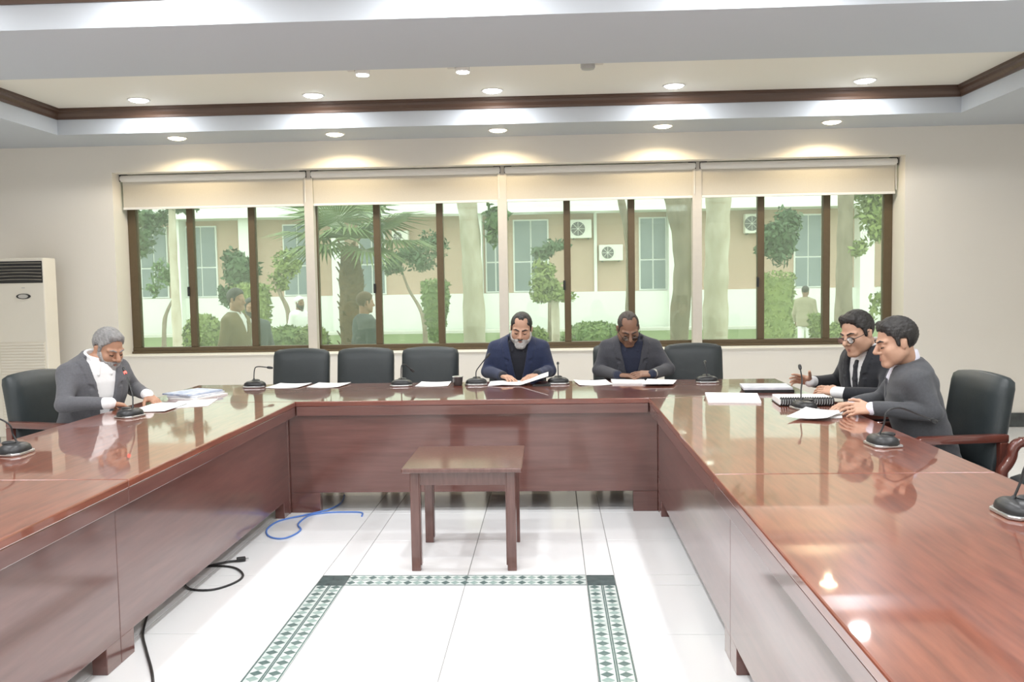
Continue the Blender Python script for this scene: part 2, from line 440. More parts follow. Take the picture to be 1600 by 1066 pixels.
for i, px_ in enumerate(POSTS):
    o = box('trim_%d' % (6 + i), 'post_paint', (px_ - 0.047, px_ + 0.047, 8.945, 9.04, WZ0 + 0.012, WZ1), bevel=0.004)
    props(o, 'slim pale grey post standing between window bays', kind='structure')

# roller blinds
BL = [(-4.440, -2.493), (-2.440, -0.497), (-0.450, 1.474), (1.520, 3.468)]
for i, (a, b) in enumerate(BL):
    cx = (a + b) / 2
    r = empty('roller_blind', (cx, 8.96, 2.345), 0, ['leftmost', 'second from left', 'third from left', 'rightmost'][i] + ' beige roller blind, half drawn at the window top', 'blind', 'roller blinds along the window')
    hw = (b - a) / 2
    bm = bmesh.new(); tube(bm, [(-hw, 0, 0.308), (hw, 0, 0.308)], 0.036, 16); finish(bm, 'roller_tube', 'blind_bar', r, smooth=True, angle=40)
    bm = bmesh.new(); bx(bm, -hw + 0.015, hw - 0.015, -0.0015, 0.0015, 0.0, 0.31); finish(bm, 'blind_cloth', 'blind_fabric', r)
    box('hem_bar', 'blind_bar', (-hw + 0.012, hw - 0.012, -0.008, 0.008, -0.012, 0.012), r, 0.004)
    for s in (-1, 1):
        box('bracket', 'black_plastic', (s * hw - 0.004 - 0.03 * (s < 0) * 0, s * hw + 0.004, -0.03, 0.03, 0.275, 0.346), r, 0.003)
        box('bracket_clip', 'black_plastic', (min(s * hw, s * (hw - 0.07)), max(s * hw, s * (hw - 0.07)), -0.015, 0.02, 0.342, 0.349), r)
    bm = bmesh.new()
    tube(bm, smooth_path([(hw - 0.006, -0.02, 0.31), (hw - 0.008, -0.024, 0.15), (hw - 0.012, -0.03, 0.02), (hw - 0.016, -0.024, 0.15), (hw - 0.014, -0.02, 0.31)], 4), 0.003, 6)
    finish(bm, 'pull_cord', 'blind_bar', r)

# ------------------------------------------------------------------ ceiling lamps
def spot(parent, loc, power, col, size=0.06, cone=150, blend=0.8):
    ld = bpy.data.lights.new('lamp_light', 'SPOT'); ld.energy = power * 4 ; ld.color = col
    ld.spot_size = math.radians(cone); ld.spot_blend = blend; ld.shadow_soft_size = size
    return link('lamp_light', ld, parent, loc)
def downlight(x, y, z, warm, label, group, power, cone=160, on=True):
    r = empty('ceiling_downlight', (x, y, z), 0, label, 'light', group)
    bm = bmesh.new(); lathe(bm, [(0.080, 0.0), (0.098, 0.0), (0.095, -0.006), (0.083, -0.007)], 24, closed=True); finish(bm, 'lamp_ring', 'lamp_ring', r, smooth=True, angle=40)
    bm = bmesh.new(); lathe(bm, [(0.082, -0.001), (0.081, -0.006), (0.07, -0.014), (0.045, -0.021), (0.01, -0.024)], 24); finish(bm, 'lamp_disc', 'lamp_warm' if warm else 'lamp_cool', r)
    if warm: spot(r, (0, 0, -0.035), power, (1.0, 0.80, 0.50), 0.03, cone, 0.35)
    else:
        ld = bpy.data.lights.new('lamp_light', 'AREA'); ld.shape = 'DISK'; ld.size = 0.16; ld.energy = power; ld.color = (0.97, 0.98, 1.0)
        link('lamp_light', ld, r, (0, 0, -0.03))
DLX = [-3.66, -2.08, -0.488, 1.10, 2.735]
for i, x in enumerate(DLX):
    downlight(x, 7.78, ZC, False, ORD[i] + ' cool white downlight in the coffer before the window', 'cool coffer downlights', LAMP_COOL)
for i, x in enumerate([-3.591, -2.047, -0.479, 1.081, 2.652]):
    downlight(x, 8.40, ZS, True, ORD[i] + ' warm downlight in soffit right above the window', 'warm soffit downlights', LAMP_WARM, 156)
for j, (y, nm) in enumerate(((4.55, 'coffer over the table'), (3.05, 'coffer over the table'), (1.3, 'coffer above the camera'), (-0.1, 'coffer above the camera'), (-2.6, 'coffer behind the camera'))):  # unseen downlight rows, added to light the room from the camera side
    for i, x in enumerate(DLX):
        downlight(x, y, ZC, False, '%s added fill downlight of %s row in %s' % (ORD[i], ['the first', 'the second', 'the third', 'the fourth', 'the fifth'][j], nm), 'fill downlights added out of view', LAMP_FILL)
# surface cylinders beside the beam
for i, (x, lab) in enumerate(((-1.436, 'lit white ceiling cylinder lamp, left of three by the beam'), (-0.654, 'lit white ceiling cylinder lamp, middle of three by the beam'), (0.310, 'unlit clear ceiling lamp, right of three by the beam'))):
    r = empty('ceiling_cylinder_lamp', (x, 6.84, ZC), 0, lab, 'light', 'surface lamps beside the beam')
    bm = bmesh.new(); lathe(bm, [(0.056, 0.0), (0.056, -0.055), (0.05, -0.062)], 24); finish(bm, 'housing', 'lamp_ring' if i < 2 else 'lamp_off', r, smooth=True, angle=40)
    bm = bmesh.new(); lathe(bm, [(0.049, -0.060), (0.049, -0.066), (0.02, -0.069)], 24); finish(bm, 'lamp_disc', 'lamp_cool' if i < 2 else 'lamp_off', r)
    s = -1 if i < 2 else 1
    box('junction_box', 'post_paint', (min(s * 0.06, s * 0.12), max(s * 0.06, s * 0.12), -0.035, 0.03, -0.03, 0.0), r, 0.003)
    if i < 2: spot(r, (0, 0, -0.09), 6, (0.95, 0.98, 1.0), 0.05, 140, 0.7)

# ------------------------------------------------------------------ conference table in modules
TX0, TX1 = -1.682, 0.622          # inner edges of the arms
TO0, TO1 = -2.752, 1.692          # outer edges
TY0, TY1 = 5.615, 6.650           # back table
H = 0.75

def arm_module(y0, y1, side, label):
    """one length of the table arm; side -1 left arm, +1 right arm; front (inner) face towards the room centre"""
    xi, xo = (TX0, TO0) if side < 0 else (TX1, TO1)
    r = empty('conference_table', ((xi + xo) / 2, (y0 + y1) / 2, 0), 0, label, 'table', 'modules of the U-shaped table')
    cx, cy = (xi + xo) / 2, (y0 + y1) / 2
    hw, hl = abs(xo - xi) / 2, (y1 - y0) / 2 - 0.0012
    s = 1 if side < 0 else -1              # inner side is +x for the left arm
    def X(a, b): return (min(s * a, s * b), max(s * a, s * b))
    box('table_top', 'table_wood_arm', (-hw, hw, -hl, hl, H - 0.035, H), r, 0.006, smooth=True)
    box('inner_fascia', 'panel_wood', (*X(hw - 0.035, hw - 0.003), -hl, hl, H - 0.097, H - 0.0352), r, 0.003)
    box('outer_fascia', 'panel_wood', (*X(-hw + 0.003, -hw + 0.03), -hl, hl, H - 0.08, H - 0.0352), r, 0.003)
    box('front_panel', 'panel_wood', (*X(hw - 0.085, hw - 0.063), -hl, hl, 0.105, H - 0.0352), r, 0.003)
    for e in (-1, 1):
        box('end_panel', 'panel_wood', (*X(-hw + 0.12, hw - 0.086), min(e * hl, e * (hl - 0.025)), max(e * hl, e * (hl - 0.025)), 0.105, H - 0.0352), r, 0.002)
        box('foot', 'panel_wood', (*X(hw - 0.125, hw - 0.0632), min(e * hl, e * (hl - 0.11)), max(e * hl, e * (hl - 0.11)), 0.0, 0.108), r, 0.003)
        box('foot', 'panel_wood', (*X(-hw + 0.12, -hw + 0.20), min(e * hl, e * (hl - 0.11)), max(e * hl, e * (hl - 0.11)), 0.0, 0.108), r, 0.003)
    box('modesty_shelf', 'panel_wood', (*X(hw - 0.30, hw - 0.086), -hl + 0.026, hl - 0.026, 0.60, 0.615), r)
arm_module(3.345, TY0, -1, 'far glossy cherry-wood table module of the left arm, before the grey-suited man')
arm_module(1.075, 3.345, -1, 'near glossy cherry-wood table module of the left arm, at lower left')
arm_module(3.365, TY0, 1, 'far glossy cherry-wood table module of the right arm, before the two men')
arm_module(1.095, 3.365, 1, 'near glossy cherry-wood table module of the right arm, at lower right')

r = empty('conference_table', ((TO0 + TO1) / 2, (TY0 + TY1) / 2, 0), 0, 'long cherry-wood head table joining both arms below the window', 'table', 'modules of the U-shaped table')
cx, cy = (TO0 + TO1) / 2, (TY0 + TY1) / 2
def hb(name, m_, x0, x1, y0, y1, z0, z1, bev=0.003):
    return box(name, m_, (x0 - cx, x1 - cx, y0 - cy, y1 - cy, z0, z1), r, bev, smooth=bev > 0.004)
hb('table_top', 'table_wood', TO0, TO1, TY0 + 0.001, TY1, H - 0.035, H, 0.006)
hb('inner_fascia', 'panel_wood', TX0 + 0.001, TX1 - 0.001, TY0 + 0.004, TY0 + 0.035, H - 0.097, H - 0.0352)
hb('front_panel', 'panel_wood', TX0 - 0.06, TX1 + 0.06, TY0 + 0.035, TY0 + 0.057, 0.135, H - 0.0352)
for x0, x1 in ((TX0 - 0.06, TX0 + 0.135), (TX1 - 0.10, TX1 + 0.06)):
    hb('foot', 'panel_wood', x0, x1, TY0 + 0.035, TY0 + 0.095, 0.0, 0.134)
for x0, x1 in ((TO0 + 0.06, TO0 + 0.085), (TO1 - 0.085, TO1 - 0.06), (TX0 - 0.09, TX0 - 0.062), (TX1 + 0.062, TX1 + 0.09)):
    hb('end_panel', 'panel_wood', x0, x1, TY0 + 0.10, TY1 - 0.12, 0.0, H - 0.0352)
for x0, x1 in ((TX0 - 0.105, TX0 - 0.0605), (TX1 + 0.0605, TX1 + 0.105)):
    hb('corner_post', 'panel_wood', x0, x1, TY0 + 0.002, TY0 + 0.098, 0.0, H - 0.0352)
hb('outer_fascia', 'panel_wood', TO0 + 0.003, TO1 - 0.003, TY1 - 0.03, TY1 - 0.003, H - 0.08, H - 0.0352)

# ------------------------------------------------------------------ small stool table
sx, sy = -0.472, 4.740
r = empty('side_table', (sx, sy, 0), 0, 'small square dark wooden side table standing alone on the white floor', 'table')
box('table_top', 'stool_wood', (-0.315, 0.312, -0.315, 0.315, 0.528, 0.553), r, 0.006, smooth=True)
for a in (-1, 1):
    for b in (-1, 1):
        cx_, cy_ = a * 0.252, b * 0.252
        l = box('leg', 'stool_wood', (cx_ - 0.024, cx_ + 0.024, cy_ - 0.024, cy_ + 0.024, 0, 0.528), r, 0.003)
        box('bead', 'stool_wood', (cx_ - a * 0.0265 - 0.003, cx_ - a * 0.0265 + 0.003, cy_ - 0.018, cy_ + 0.018, 0.03, 0.526), l, 0.001)
for b in (-1, 1):
    box('apron', 'stool_wood', (-0.226, 0.226, b * 0.252 - 0.012, b * 0.252 + 0.012, 0.455, 0.5278), r, 0.002)
    box('apron', 'stool_wood', (b * 0.252 - 0.012, b * 0.252 + 0.012, -0.226, 0.226, 0.455, 0.5278), r, 0.002)

# ------------------------------------------------------------------ leather armchairs
def pad(name, mt, parent, w, d, h, base, tilt=0.0, arch=0.0, puff=0.018, rnd=0.045, at=(0, 0, 0)):
    """upholstered cushion: rounded block w x d x h whose top edge arches; stands on base, leans by tilt"""
    bm = bmesh.new(); nx, ny, nz = 12, 4, 10
    bmesh.ops.create_cube(bm, size=1.0)
    bmesh.ops.subdivide_edges(bm, edges=bm.edges[:], cuts=9, use_grid_fill=True)
    for v in bm.verts:
        x, y, z = v.co * 2          # -1..1
        # rounded box
        q = Vector((x * w / 2, y * d / 2, z * h / 2))
        rr = min(rnd, d / 2 * 0.95)
        inner = Vector((max(-w / 2 + rr, min(w / 2 - rr, q.x)), max(-d / 2 + rr, min(d / 2 - rr, q.y)), max(-h / 2 + rr, min(h / 2 - rr, q.z))))
        dv = q - inner
        if dv.length > 1e-9: q = inner + dv.normalized() * rr
        fy = (1 - x ** 4) * (1 - z ** 4)
        q.y += math.copysign(puff * fy, y) if abs(y) > 0.99 else 0
        q.z += arch * (1 - x * x) * max(0, z)
        q.z += h / 2
        ca, sa = math.cos(tilt), math.sin(tilt)
        yy, zz = q.y * ca + q.z * sa, -q.y * sa + q.z * ca
        v.co = (q.x + at[0], yy + at[1], zz + base)
    return finish(bm, name, mt, parent, smooth=True)

def make_chair():
    """faces -y, origin on the floor below the seat centre"""
    r = empty('leather_armchair')
    pad('seat', 'leather', r, 0.48, 0.52, 0.13, 0.36, puff=0.0, rnd=0.05, at=(0, -0.02, 0))
    b = pad('backrest', 'leather', r, 0.487, 0.085, 0.505, 0.455, tilt=0.16, arch=0.022, rnd=0.034, at=(0, 0.235, 0))
    bm = bmesh.new()
    tube(bm, [(-0.225, 0.247, 0.70), (0.225, 0.247, 0.70)], 0.006, 8); finish(bm, 'seam', 'leather', b)
    box('seat_rail', 'chair_wood', (-0.232, 0.232, -0.25, 0.24, 0.315, 0.362), r, 0.006)
    for s in (-1, 1):
        x = s * 0.249
        # armrest: rear post, straight rail, S-curved front support
        bm = bmesh.new(); bx(bm, x - 0.025, x + 0.025, -0.20, 0.285, 0.625, 0.668, bevel=0.008); a = finish(bm, 'armrest', 'chair_wood', r, smooth=True, angle=40)
        box('rear_post', 'chair_wood', (x - 0.024, x + 0.024, 0.235, 0.285, 0.33, 0.626), a, 0.006)
        bm = bmesh.new()
        path = smooth_path([(x, -0.12, 0.645), (x, -0.20, 0.640), (x, -0.233, 0.608), (x, -0.242, 0.565), (x, -0.262, 0.525), (x, -0.285, 0.49), (x, -0.285, 0.43), (x, -0.255, 0.34)], 5)
        rings = []
        for i, p in enumerate(path):
            t = (path[min(i + 1, len(path) - 1)] - path[max(i - 1, 0)]).normalized()
            n = Vector((1, 0, 0)).cross(t)
            rings.append([bm.verts.new(p + Vector((1, 0, 0)) * (0.024 * u) + n * (0.023 * v)) for u, v in ((-1, -.7), (-.7, -1), (.7, -1), (1, -.7), (1, .7), (.7, 1), (-.7, 1), (-1, .7))])
        for p, q in zip(rings, rings[1:]):
            for k in range(8): bm.faces.new((p[k], p[(k + 1) % 8], q[(k + 1) % 8], q[k]))
        bm.faces.new(rings[0][::-1]); bm.faces.new(rings[-1]); bmesh.ops.recalc_face_normals(bm, faces=bm.faces)
        finish(bm, 'front_scroll', 'chair_wood', a, smooth=True, angle=50)
        for y, lean in ((-0.21, -0.01), (0.235, 0.06)):
            bm = bmesh.new(); tube(bm, [(s * 0.225, y, 0.33), (s * 0.23, y + lean * 0.3, 0.16), (s * 0.232, y + lean, 0.0)], [0.032, 0.027, 0.02], 8)
            finish(bm, 'leg', 'chair_wood', r, smooth=True, angle=40)
    return r
CH = [(-2.15, 7.10, 0, 'empty dark leather armchair below the window, leftmost of three in a row'),
      (-1.592, 7.10, 0, 'empty dark leather armchair below the window, middle of three in a row'),
      (-1.035, 7.10, 0, 'empty dark leather armchair below the window, beside the navy-suited man'),
      (-0.29, 7.14, 0, 'dark leather armchair the navy-suited man sits in'),
      (0.60, 7.19, 0, 'dark leather armchair hidden behind the charcoal-suited man'),
      (1.195, 7.10, 0, 'empty dark leather armchair right of the charcoal-suited man'),
      (-3.17, 5.60, 75, 'dark leather armchair the grey-suited bearded man sits in, at far left'),
      (1.98, 5.70, -88, 'dark leather armchair the black-suited man with tie sits in'),
      (2.07, 4.86, -82, 'dark green leather armchair behind the man in the grey sweater'),
      (2.60, 4.30, -90, 'armchair at the right picture edge showing only its curved wooden arm')]
proto = make_chair()
for i, (x, y, a, lab) in enumerate(CH):
    o = proto if i == 0 else copy_tree(proto)
    o.location = (x, y, 0); o.rotation_euler = (0, 0, math.radians(a))
    props(o, lab, 'chair', 'leather armchairs round the table')

# ------------------------------------------------------------------ conference microphones
def make_mic(x, y, rz, goose, label, led=False):
    """unit faces its user along local +y; goose = local points of the neck above the base"""
    r = empty('conference_microphone', (x, y, H + 0.0005), rz, label, 'microphone', 'gooseneck microphones on the table')
    bm = bmesh.new()
    prism(bm, [(-0.084, -0.040), (-0.058, -0.066), (0.058, -0.066), (0.084, -0.040), (0.068, 0.058), (-0.068, 0.058)], 0.0, 0.013)
    bmesh.ops.bevel(bm, geom=bm.edges[:], offset=0.004, segments=2, affect='EDGES', profile=0.5)
    b = finish(bm, 'base_plate', 'silver', r)
    bm = bmesh.new(); n = 20; rings = []
    for sc, z in ((1.0, 0.010), (1.0, 0.022), (0.93, 0.034), (0.72, 0.045), (0.40, 0.051)):
        ring = []
        for k in range(n):
            t = 2 * math.pi * k / n
            c, s = math.cos(t), math.sin(t)
            ring.append(bm.verts.new((math.copysign(abs(c) ** 0.75, c) * 0.080 * sc, math.copysign(abs(s) ** 0.75, s) * 0.060 * sc - 0.003 + (1 - sc) * -0.012, z)))
        rings.append(ring)
    for p, q in zip(rings, rings[1:]):
        for k in range(n): bm.faces.new((p[k], p[(k + 1) % n], q[(k + 1) % n], q[k]))
    bm.faces.new(rings[0][::-1]); bm.faces.new(rings[-1])
    bo = finish(bm, 'body', 'black_plastic', r, smooth=True, angle=50)
    bm = bmesh.new(); lathe(bm, [(0.030, 0.0), (0.030, 0.008), (0.022, 0.012), (0.008, 0.0135)], 18, (0, 0.022, 0.046)); finish(bm, 'speaker_grille', 'black_plastic', bo, smooth=True, angle=40)
    for k in (-1, 0, 1):
        box('button', 'silver', (k * 0.026 - 0.009, k * 0.026 + 0.009, 0.050, 0.060, 0.026, 0.032), bo, 0.002)
    pth = smooth_path([(0, -0.022, 0.045)] + goose, 6)
    bm = bmesh.new(); tube(bm, pth[:3], [0.009, 0.008, 0.0065], 10); finish(bm, 'socket', 'black_plastic', r, smooth=True, angle=40)
    bm = bmesh.new(); tube(bm, pth, 0.0042, 8); g = finish(bm, 'gooseneck', 'black_plastic', r, smooth=True, angle=40)
    d = (pth[-1] - pth[-2]).normalized(); e = pth[-1]
    bm = bmesh.new(); tube(bm, [e - d * 0.004, e + d * 0.004, e + d * 0.022, e + d * 0.036, e + d * 0.042], [0.0055, 0.0095, 0.0105, 0.0085, 0.003], 12)
    finish(bm, 'capsule', 'black_plastic', g, smooth=True, angle=60)
    if led:
        bm = bmesh.new(); tube(bm, [e - d * 0.010, e + d * 0.003], 0.0085, 12); finish(bm, 'light_ring', 'red_led', g, smooth=True, angle=40)
R = math.radians
make_mic(-2.241, 6.46, 0, [(0.0, 0.0, 0.13), (0.02, 0.01, 0.155), (0.09, 0.03, 0.147)], 'gooseneck microphone at the head table\'s left end, beside the first blank sheet')
make_mic(-1.12, 6.44, 0, [(-0.004, 0.0, 0.09), (0.0, 0.01, 0.15), (0.02, 0.05, 0.155), (0.055, 0.08, 0.12)], 'gooseneck microphone before the third empty chair at the head table')
make_mic(-0.562, 6.46, 0, [(0.0, 0.0, 0.10), (0.03, 0.02, 0.145), (0.075, 0.05, 0.20)], 'gooseneck microphone left of the navy-suited man')
make_mic(0.048, 6.46, 0, [(0.0, 0.01, 0.09), (0.0, 0.05, 0.13), (0.0, 0.09, 0.14)], 'gooseneck microphone between the navy-suited and charcoal-suited men')
make_mic(1.140, 6.44, 0, [(-0.005, 0.0, 0.09), (-0.008, 0.04, 0.13), (0.0, 0.08, 0.14)], 'gooseneck microphone before the empty chair at the head table\'s right')
make_mic(-2.50, 5.02, R(75), [(0.03, 0.0, 0.12), (0.06, 0.05, 0.20), (0.09, 0.10, 0.255)], 'red-lit gooseneck microphone before the grey-suited man on the left', led=True)
make_mic(-2.50, 3.90, R(90), [(0.0, 0.0, 0.09), (-0.01, 0.01, 0.14), (-0.01, 0.08, 0.17), (-0.02, 0.16, 0.15)], 'gooseneck microphone at the left picture edge on the left arm')
make_mic(1.455, 5.06, R(-75), [(-0.04, 0.0, 0.10), (-0.08, 0.03, 0.16), (-0.15, 0.06, 0.215)], 'gooseneck microphone by the spiral binder before the black-suited man')
make_mic(1.478, 3.93, R(-85), [(0.0, 0.0, 0.09), (0.0, 0.015, 0.15), (-0.01, 0.08, 0.165), (-0.04, 0.20, 0.12), (-0.06, 0.25, 0.10)], 'gooseneck microphone with neck bent over, before the grey-sweatered man')
make_mic(1.46, 2.76, R(-90), [(0.0, 0.0, 0.10), (0.0, 0.02, 0.16), (0.0, 0.08, 0.20), (0.0, 0.14, 0.19)], 'gooseneck microphone at the right picture edge on the right arm')

# ------------------------------------------------------------------ papers
def sheet(pts, label, z=0.0006, th=0.0015, mt='paper', name='paper_sheet', group=None, curl=0.0, lines=True, cat='paper'):
    """flat sheet through four table-plane corners, slightly curled"""
    P = [Vector((a, b, 0)) for a, b in pts]
    c = sum(P, Vector()) / 4
    bm = bmesh.new(); n = 6; top = []; bot = []
    for i in range(n + 1):
        for j in range(n + 1):
            u, v = i / n, j / n
            p = (P[0] * (1 - u) + P[1] * u) * (1 - v) + (P[3] * (1 - u) + P[2] * u) * v - c
            zz = curl * ((2 * u - 1) ** 2 * 0.7 + (v ** 3) * 0.6)
            top.append(bm.verts.new((p.x, p.y, zz + th))); bot.append(bm.verts.new((p.x, p.y, zz)))
    ix = lambda i, j: i * (n + 1) + j
    for i in range(n):
        for j in range(n):
            bm.faces.new((top[ix(i, j)], top[ix(i + 1, j)], top[ix(i + 1, j + 1)], top[ix(i, j + 1)]))
            bm.faces.new((bot[ix(i, j)], bot[ix(i, j + 1)], bot[ix(i + 1, j + 1)], bot[ix(i + 1, j)]))
    for k in range(n):
        for a, b in ((ix(k, 0), ix(k + 1, 0)), (ix(n, k), ix(n, k + 1)), (ix(n - k, n), ix(n - k - 1, n)), (ix(0, n - k), ix(0, n - k - 1))):
            bm.faces.new((bot[a], bot[b], top[b], top[a]))
    bmesh.ops.recalc_face_normals(bm, faces=bm.faces)
    o = finish(bm, name, mt, None, (c.x, c.y, H + z), smooth=True, angle=40)
    return props(o, label, cat, group)
GP = 'loose papers on the table'
sheet([(-2.135, 6.375), (-1.885, 6.37), (-1.895, 6.66), (-2.12, 6.665)][:2] + [(-1.85, 6.62), (-2.10, 6.63)], 'blank white sheet left of its twin before the leftmost empty chair', curl=0.008, group=GP)
sheet([(-1.825, 6.38), (-1.585, 6.37), (-1.545, 6.62), (-1.80, 6.635)], 'blank white sheet right of its twin before the middle empty chair', curl=0.008, group=GP)
sheet([(-1.01, 6.36), (-0.765, 6.37), (-0.77, 6.62), (-1.0, 6.63)], 'white sheet beside the small dark glass at the head table', curl=0.007, group=GP)
sheet([(0.20, 6.315), (0.445, 6.335), (0.41, 6.61), (0.165, 6.62)], 'white sheet left of the charcoal-suited man\'s papers', curl=0.008, group=GP)
sheet([(0.445, 6.375), (0.69, 6.36), (0.70, 6.62), (0.45, 6.63)], 'white document directly before the charcoal-suited man\'s chest', th=0.012, group=GP)
sheet([(0.645, 6.235), (0.865, 6.225), (0.925, 6.47), (0.72, 6.57)], 'turned white sheet right of the charcoal-suited man\'s hands', z=0.0155, th=0.003, group=GP)
sheet([(0.955, 5.345), (1.265, 5.30), (1.335, 5.70), (1.01, 5.77)], 'thick white paper stack alone on the right arm near the corner', th=0.012, group=GP, name='paper_stack')
# navy-suited man's open booklet, right page lifted
bm = bmesh.new()
prof = [(-0.225, 0.004), (-0.12, 0.012), (0.0, 0.008), (0.02, 0.010), (0.10, 0.035), (0.22, 0.072)]
vt = [[bm.verts.new((x, y, z + dz)) for x, z in prof] for y, dz in ((-0.14, 0.0), (0.14, 0.0), (0.14, -0.004), (-0.14, -0.004))]
for a, b in ((0, 1), (1, 2), (2, 3), (3, 0)):
    for k in range(5): bm.faces.new((vt[a][k], vt[a][k + 1], vt[b][k + 1], vt[b][k]))
for k in (0, 5): bm.faces.new([vt[i][k] for i in range(4)])
bmesh.ops.recalc_face_normals(bm, faces=bm.faces)
props(finish(bm, 'open_booklet', 'paper', None, (-0.245, 6.495, H + 0.001)), 'open white booklet the navy-suited man reads, right page lifted', 'booklet')
sheet([(-0.14, 6.30), (-0.01, 6.31), (-0.01, 6.40), (-0.13, 6.40)], 'small dark folder under the lifted booklet page', th=0.008, mt='black_plastic', name='folder', cat='folder')
# glass
r = empty('water_glass', (-0.700, 6.44, H + 0.0005), 0, 'small dark glass at the head table beside a white sheet', 'glass')
bm = bmesh.new(); lathe(bm, [(0.030, 0.0), (0.034, 0.005), (0.038, 0.062), (0.036, 0.062), (0.032, 0.008)], 20); finish(bm, 'tumbler', 'smoked_glass', r, smooth=True, angle=40)
bm = bmesh.new(); lathe(bm, [(0.040, 0.062), (0.041, 0.067), (0.030, 0.070)], 20); finish(bm, 'lid', 'silver', r, smooth=True, angle=40)
# left man's papers
sheet([(-2.60, 5.20), (-2.37, 5.20), (-2.37, 5.55), (-2.60, 5.60)], 'white page under the grey-suited man\'s hands on the left arm', group=GP, th=0.002, z=0.003, curl=0.004)
sheet([(-2.44, 5.33), (-2.20, 5.45), (-2.27, 5.80), (-2.50, 5.70)], 'white page sliding out beside the grey-suited man\'s booklet stack', group=GP, th=0.002)
for k, (mt_, dx, dy, a, lab) in enumerate((('paper', 0, 0, 0.0, 'bottom white booklet of the pile by the grey-suited man'), ('paper_grey', -0.02, 0.015, 0.12, 'grey printed booklet inside the pile by the grey-suited man'), ('paper_blue', -0.045, 0.02, -0.05, 'blue printed brochure topping the pile by the grey-suited man'))):
    c = Vector((-2.46 + dx, 5.93 + dy)); q = []
    for u, v in ((-0.12, -0.16), (0.12, -0.16), (0.12, 0.16), (-0.12, 0.16)):
        an = a - 0.35; q.append((c.x + u * math.cos(an) - v * math.sin(an), c.y + u * math.sin(an) + v * math.cos(an)))
    sheet(q, lab, z=0.0006 + k * 0.0125, th=0.011, mt=mt_, name='booklet', group='booklets by the grey-suited man', cat='booklet')
# right side: book stack, spiral binder, held sheets
for k, (mt_, dx, th, lab) in enumerate((('black_plastic', 0.0, 0.018, 'black bottom folder of the stack by the raised hand'), ('paper_grey', -0.01, 0.014, 'grey printed book lying on the black folder by the raised hand'))):
    sheet([(1.28 + dx, 5.81), (1.60 + dx, 5.80), (1.62 + dx, 6.05), (1.31 + dx, 6.07)], lab, z=0.0006 + k * 0.0195, th=th, mt=mt_, name='folder' if k == 0 else 'book', cat='folder' if k == 0 else 'book')
r = empty('spiral_binder', (1.51, 5.30, H + 0.003), R(-4), 'thick black spiral-bound report before the black-suited man', 'binder')
box('back_cover', 'black_plastic', (-0.16, 0.16, -0.13, 0.13, 0, 0.003), r, 0.001)
box('page_block', 'paper', (-0.155, 0.155, -0.118, 0.125, 0.0031, 0.034), r, 0.001)
box('open_page', 'paper', (-0.155, 0.155, -0.10, 0.128, 0.0342, 0.037), r, 0.001)
for k in range(22):
    xx = -0.147 + k * 0.014
    bm = bmesh.new()
    tube(bm, [(xx, -0.122 + 0.026 * math.cos(t), 0.026 + 0.022 * math.sin(t)) for t in np.linspace(0, 2 * math.pi, 13)], 0.0042, 6)
    finish(bm, 'coil_ring', 'black_plastic', r, smooth=True)
sheet([(1.245, 4.66), (1.44, 4.60), (1.60, 4.82), (1.43, 4.95)], 'white sheet held at the edge by the grey-sweatered man', group=GP, curl=0.012, z=0.012)
sheet([(1.36, 4.74), (1.55, 4.70), (1.63, 4.94), (1.45, 5.0)], 'white sheet under the one held by the grey-sweatered man', group=GP, curl=0.003)

# ------------------------------------------------------------------ floor-standing air conditioner
r = empty('floor_air_conditioner', (-5.23, 8.52, 0), 0, 'tall cream floor-standing air conditioner in the left corner', 'air conditioner')
box('cabinet', 'white_plastic', (-0.275, 0.275, -0.17, 0.05, 0.06, 1.83), r, 0.012)
box('plinth', 'cream_grille', (-0.26, 0.26, -0.15, 0.04, 0, 0.06), r)
v = box('air_outlet', 'black_plastic', (-0.245, 0.263, -0.176, -0.165, 1.585, 1.80), r, 0.004)
for k in range(6):
    bm = bmesh.new()
    n = 12; pts = [(-0.24 + 0.497 * i / n, -0.182, 1.612 + k * 0.033 + 0.008 * math.sin(i / n * 3.14) * (1 if k < 3 else 0.3)) for i in range(n + 1)]
    for (a, b) in zip(pts, pts[1:]):
        q = [bm.verts.new(p) for p in ((a[0], a[1], a[2]), (b[0], b[1], b[2]), (b[0], b[1] + 0.012, b[2] + 0.010), (a[0], a[1] + 0.012, a[2] + 0.010))]
        bm.faces.new(q)
    bmesh.ops.solidify(bm, geom=bm.faces[:], thickness=0.004)
    finish(bm, 'louvre', 'cream_grille', v)
bm = bmesh.new()
prism(bm, [(0.072 * math.cos(t), 0.026 * math.sin(t)) for t in np.linspace(0, 2 * math.pi, 28, endpoint=False)], -0.178, -0.168, 'y')
for q in bm.verts: q.co.x += 0.062; q.co.z += 1.455
bd = finish(bm, 'control_badge', 'black_plastic', r)
bm = bmesh.new()
prism(bm, [(0.050 * math.cos(t), 0.020 * math.sin(t)) for t in np.linspace(0, 2 * math.pi, 28, endpoint=False)], -0.182, -0.176, 'y')
for q in bm.verts: q.co.x += 0.062; q.co.z += 1.455
finish(bm, 'display', 'silver', bd)
box('logo_plate', 'silver', (0.045, 0.078, -0.1715, -0.169, 1.535, 1.543), r)
ig = box('intake_panel', 'cream_grille', (-0.205, 0.255, -0.178, -0.168, 0.12, 1.005), r, 0.003)
for k in range(30):
    z = 0.15 + k * 0.0285
    bm = bmesh.new(); bx(bm, -0.195, 0.247, -0.184, -0.176, z, z + 0.017, bevel=0.002); finish(bm, 'louvre', 'white_plastic', ig)

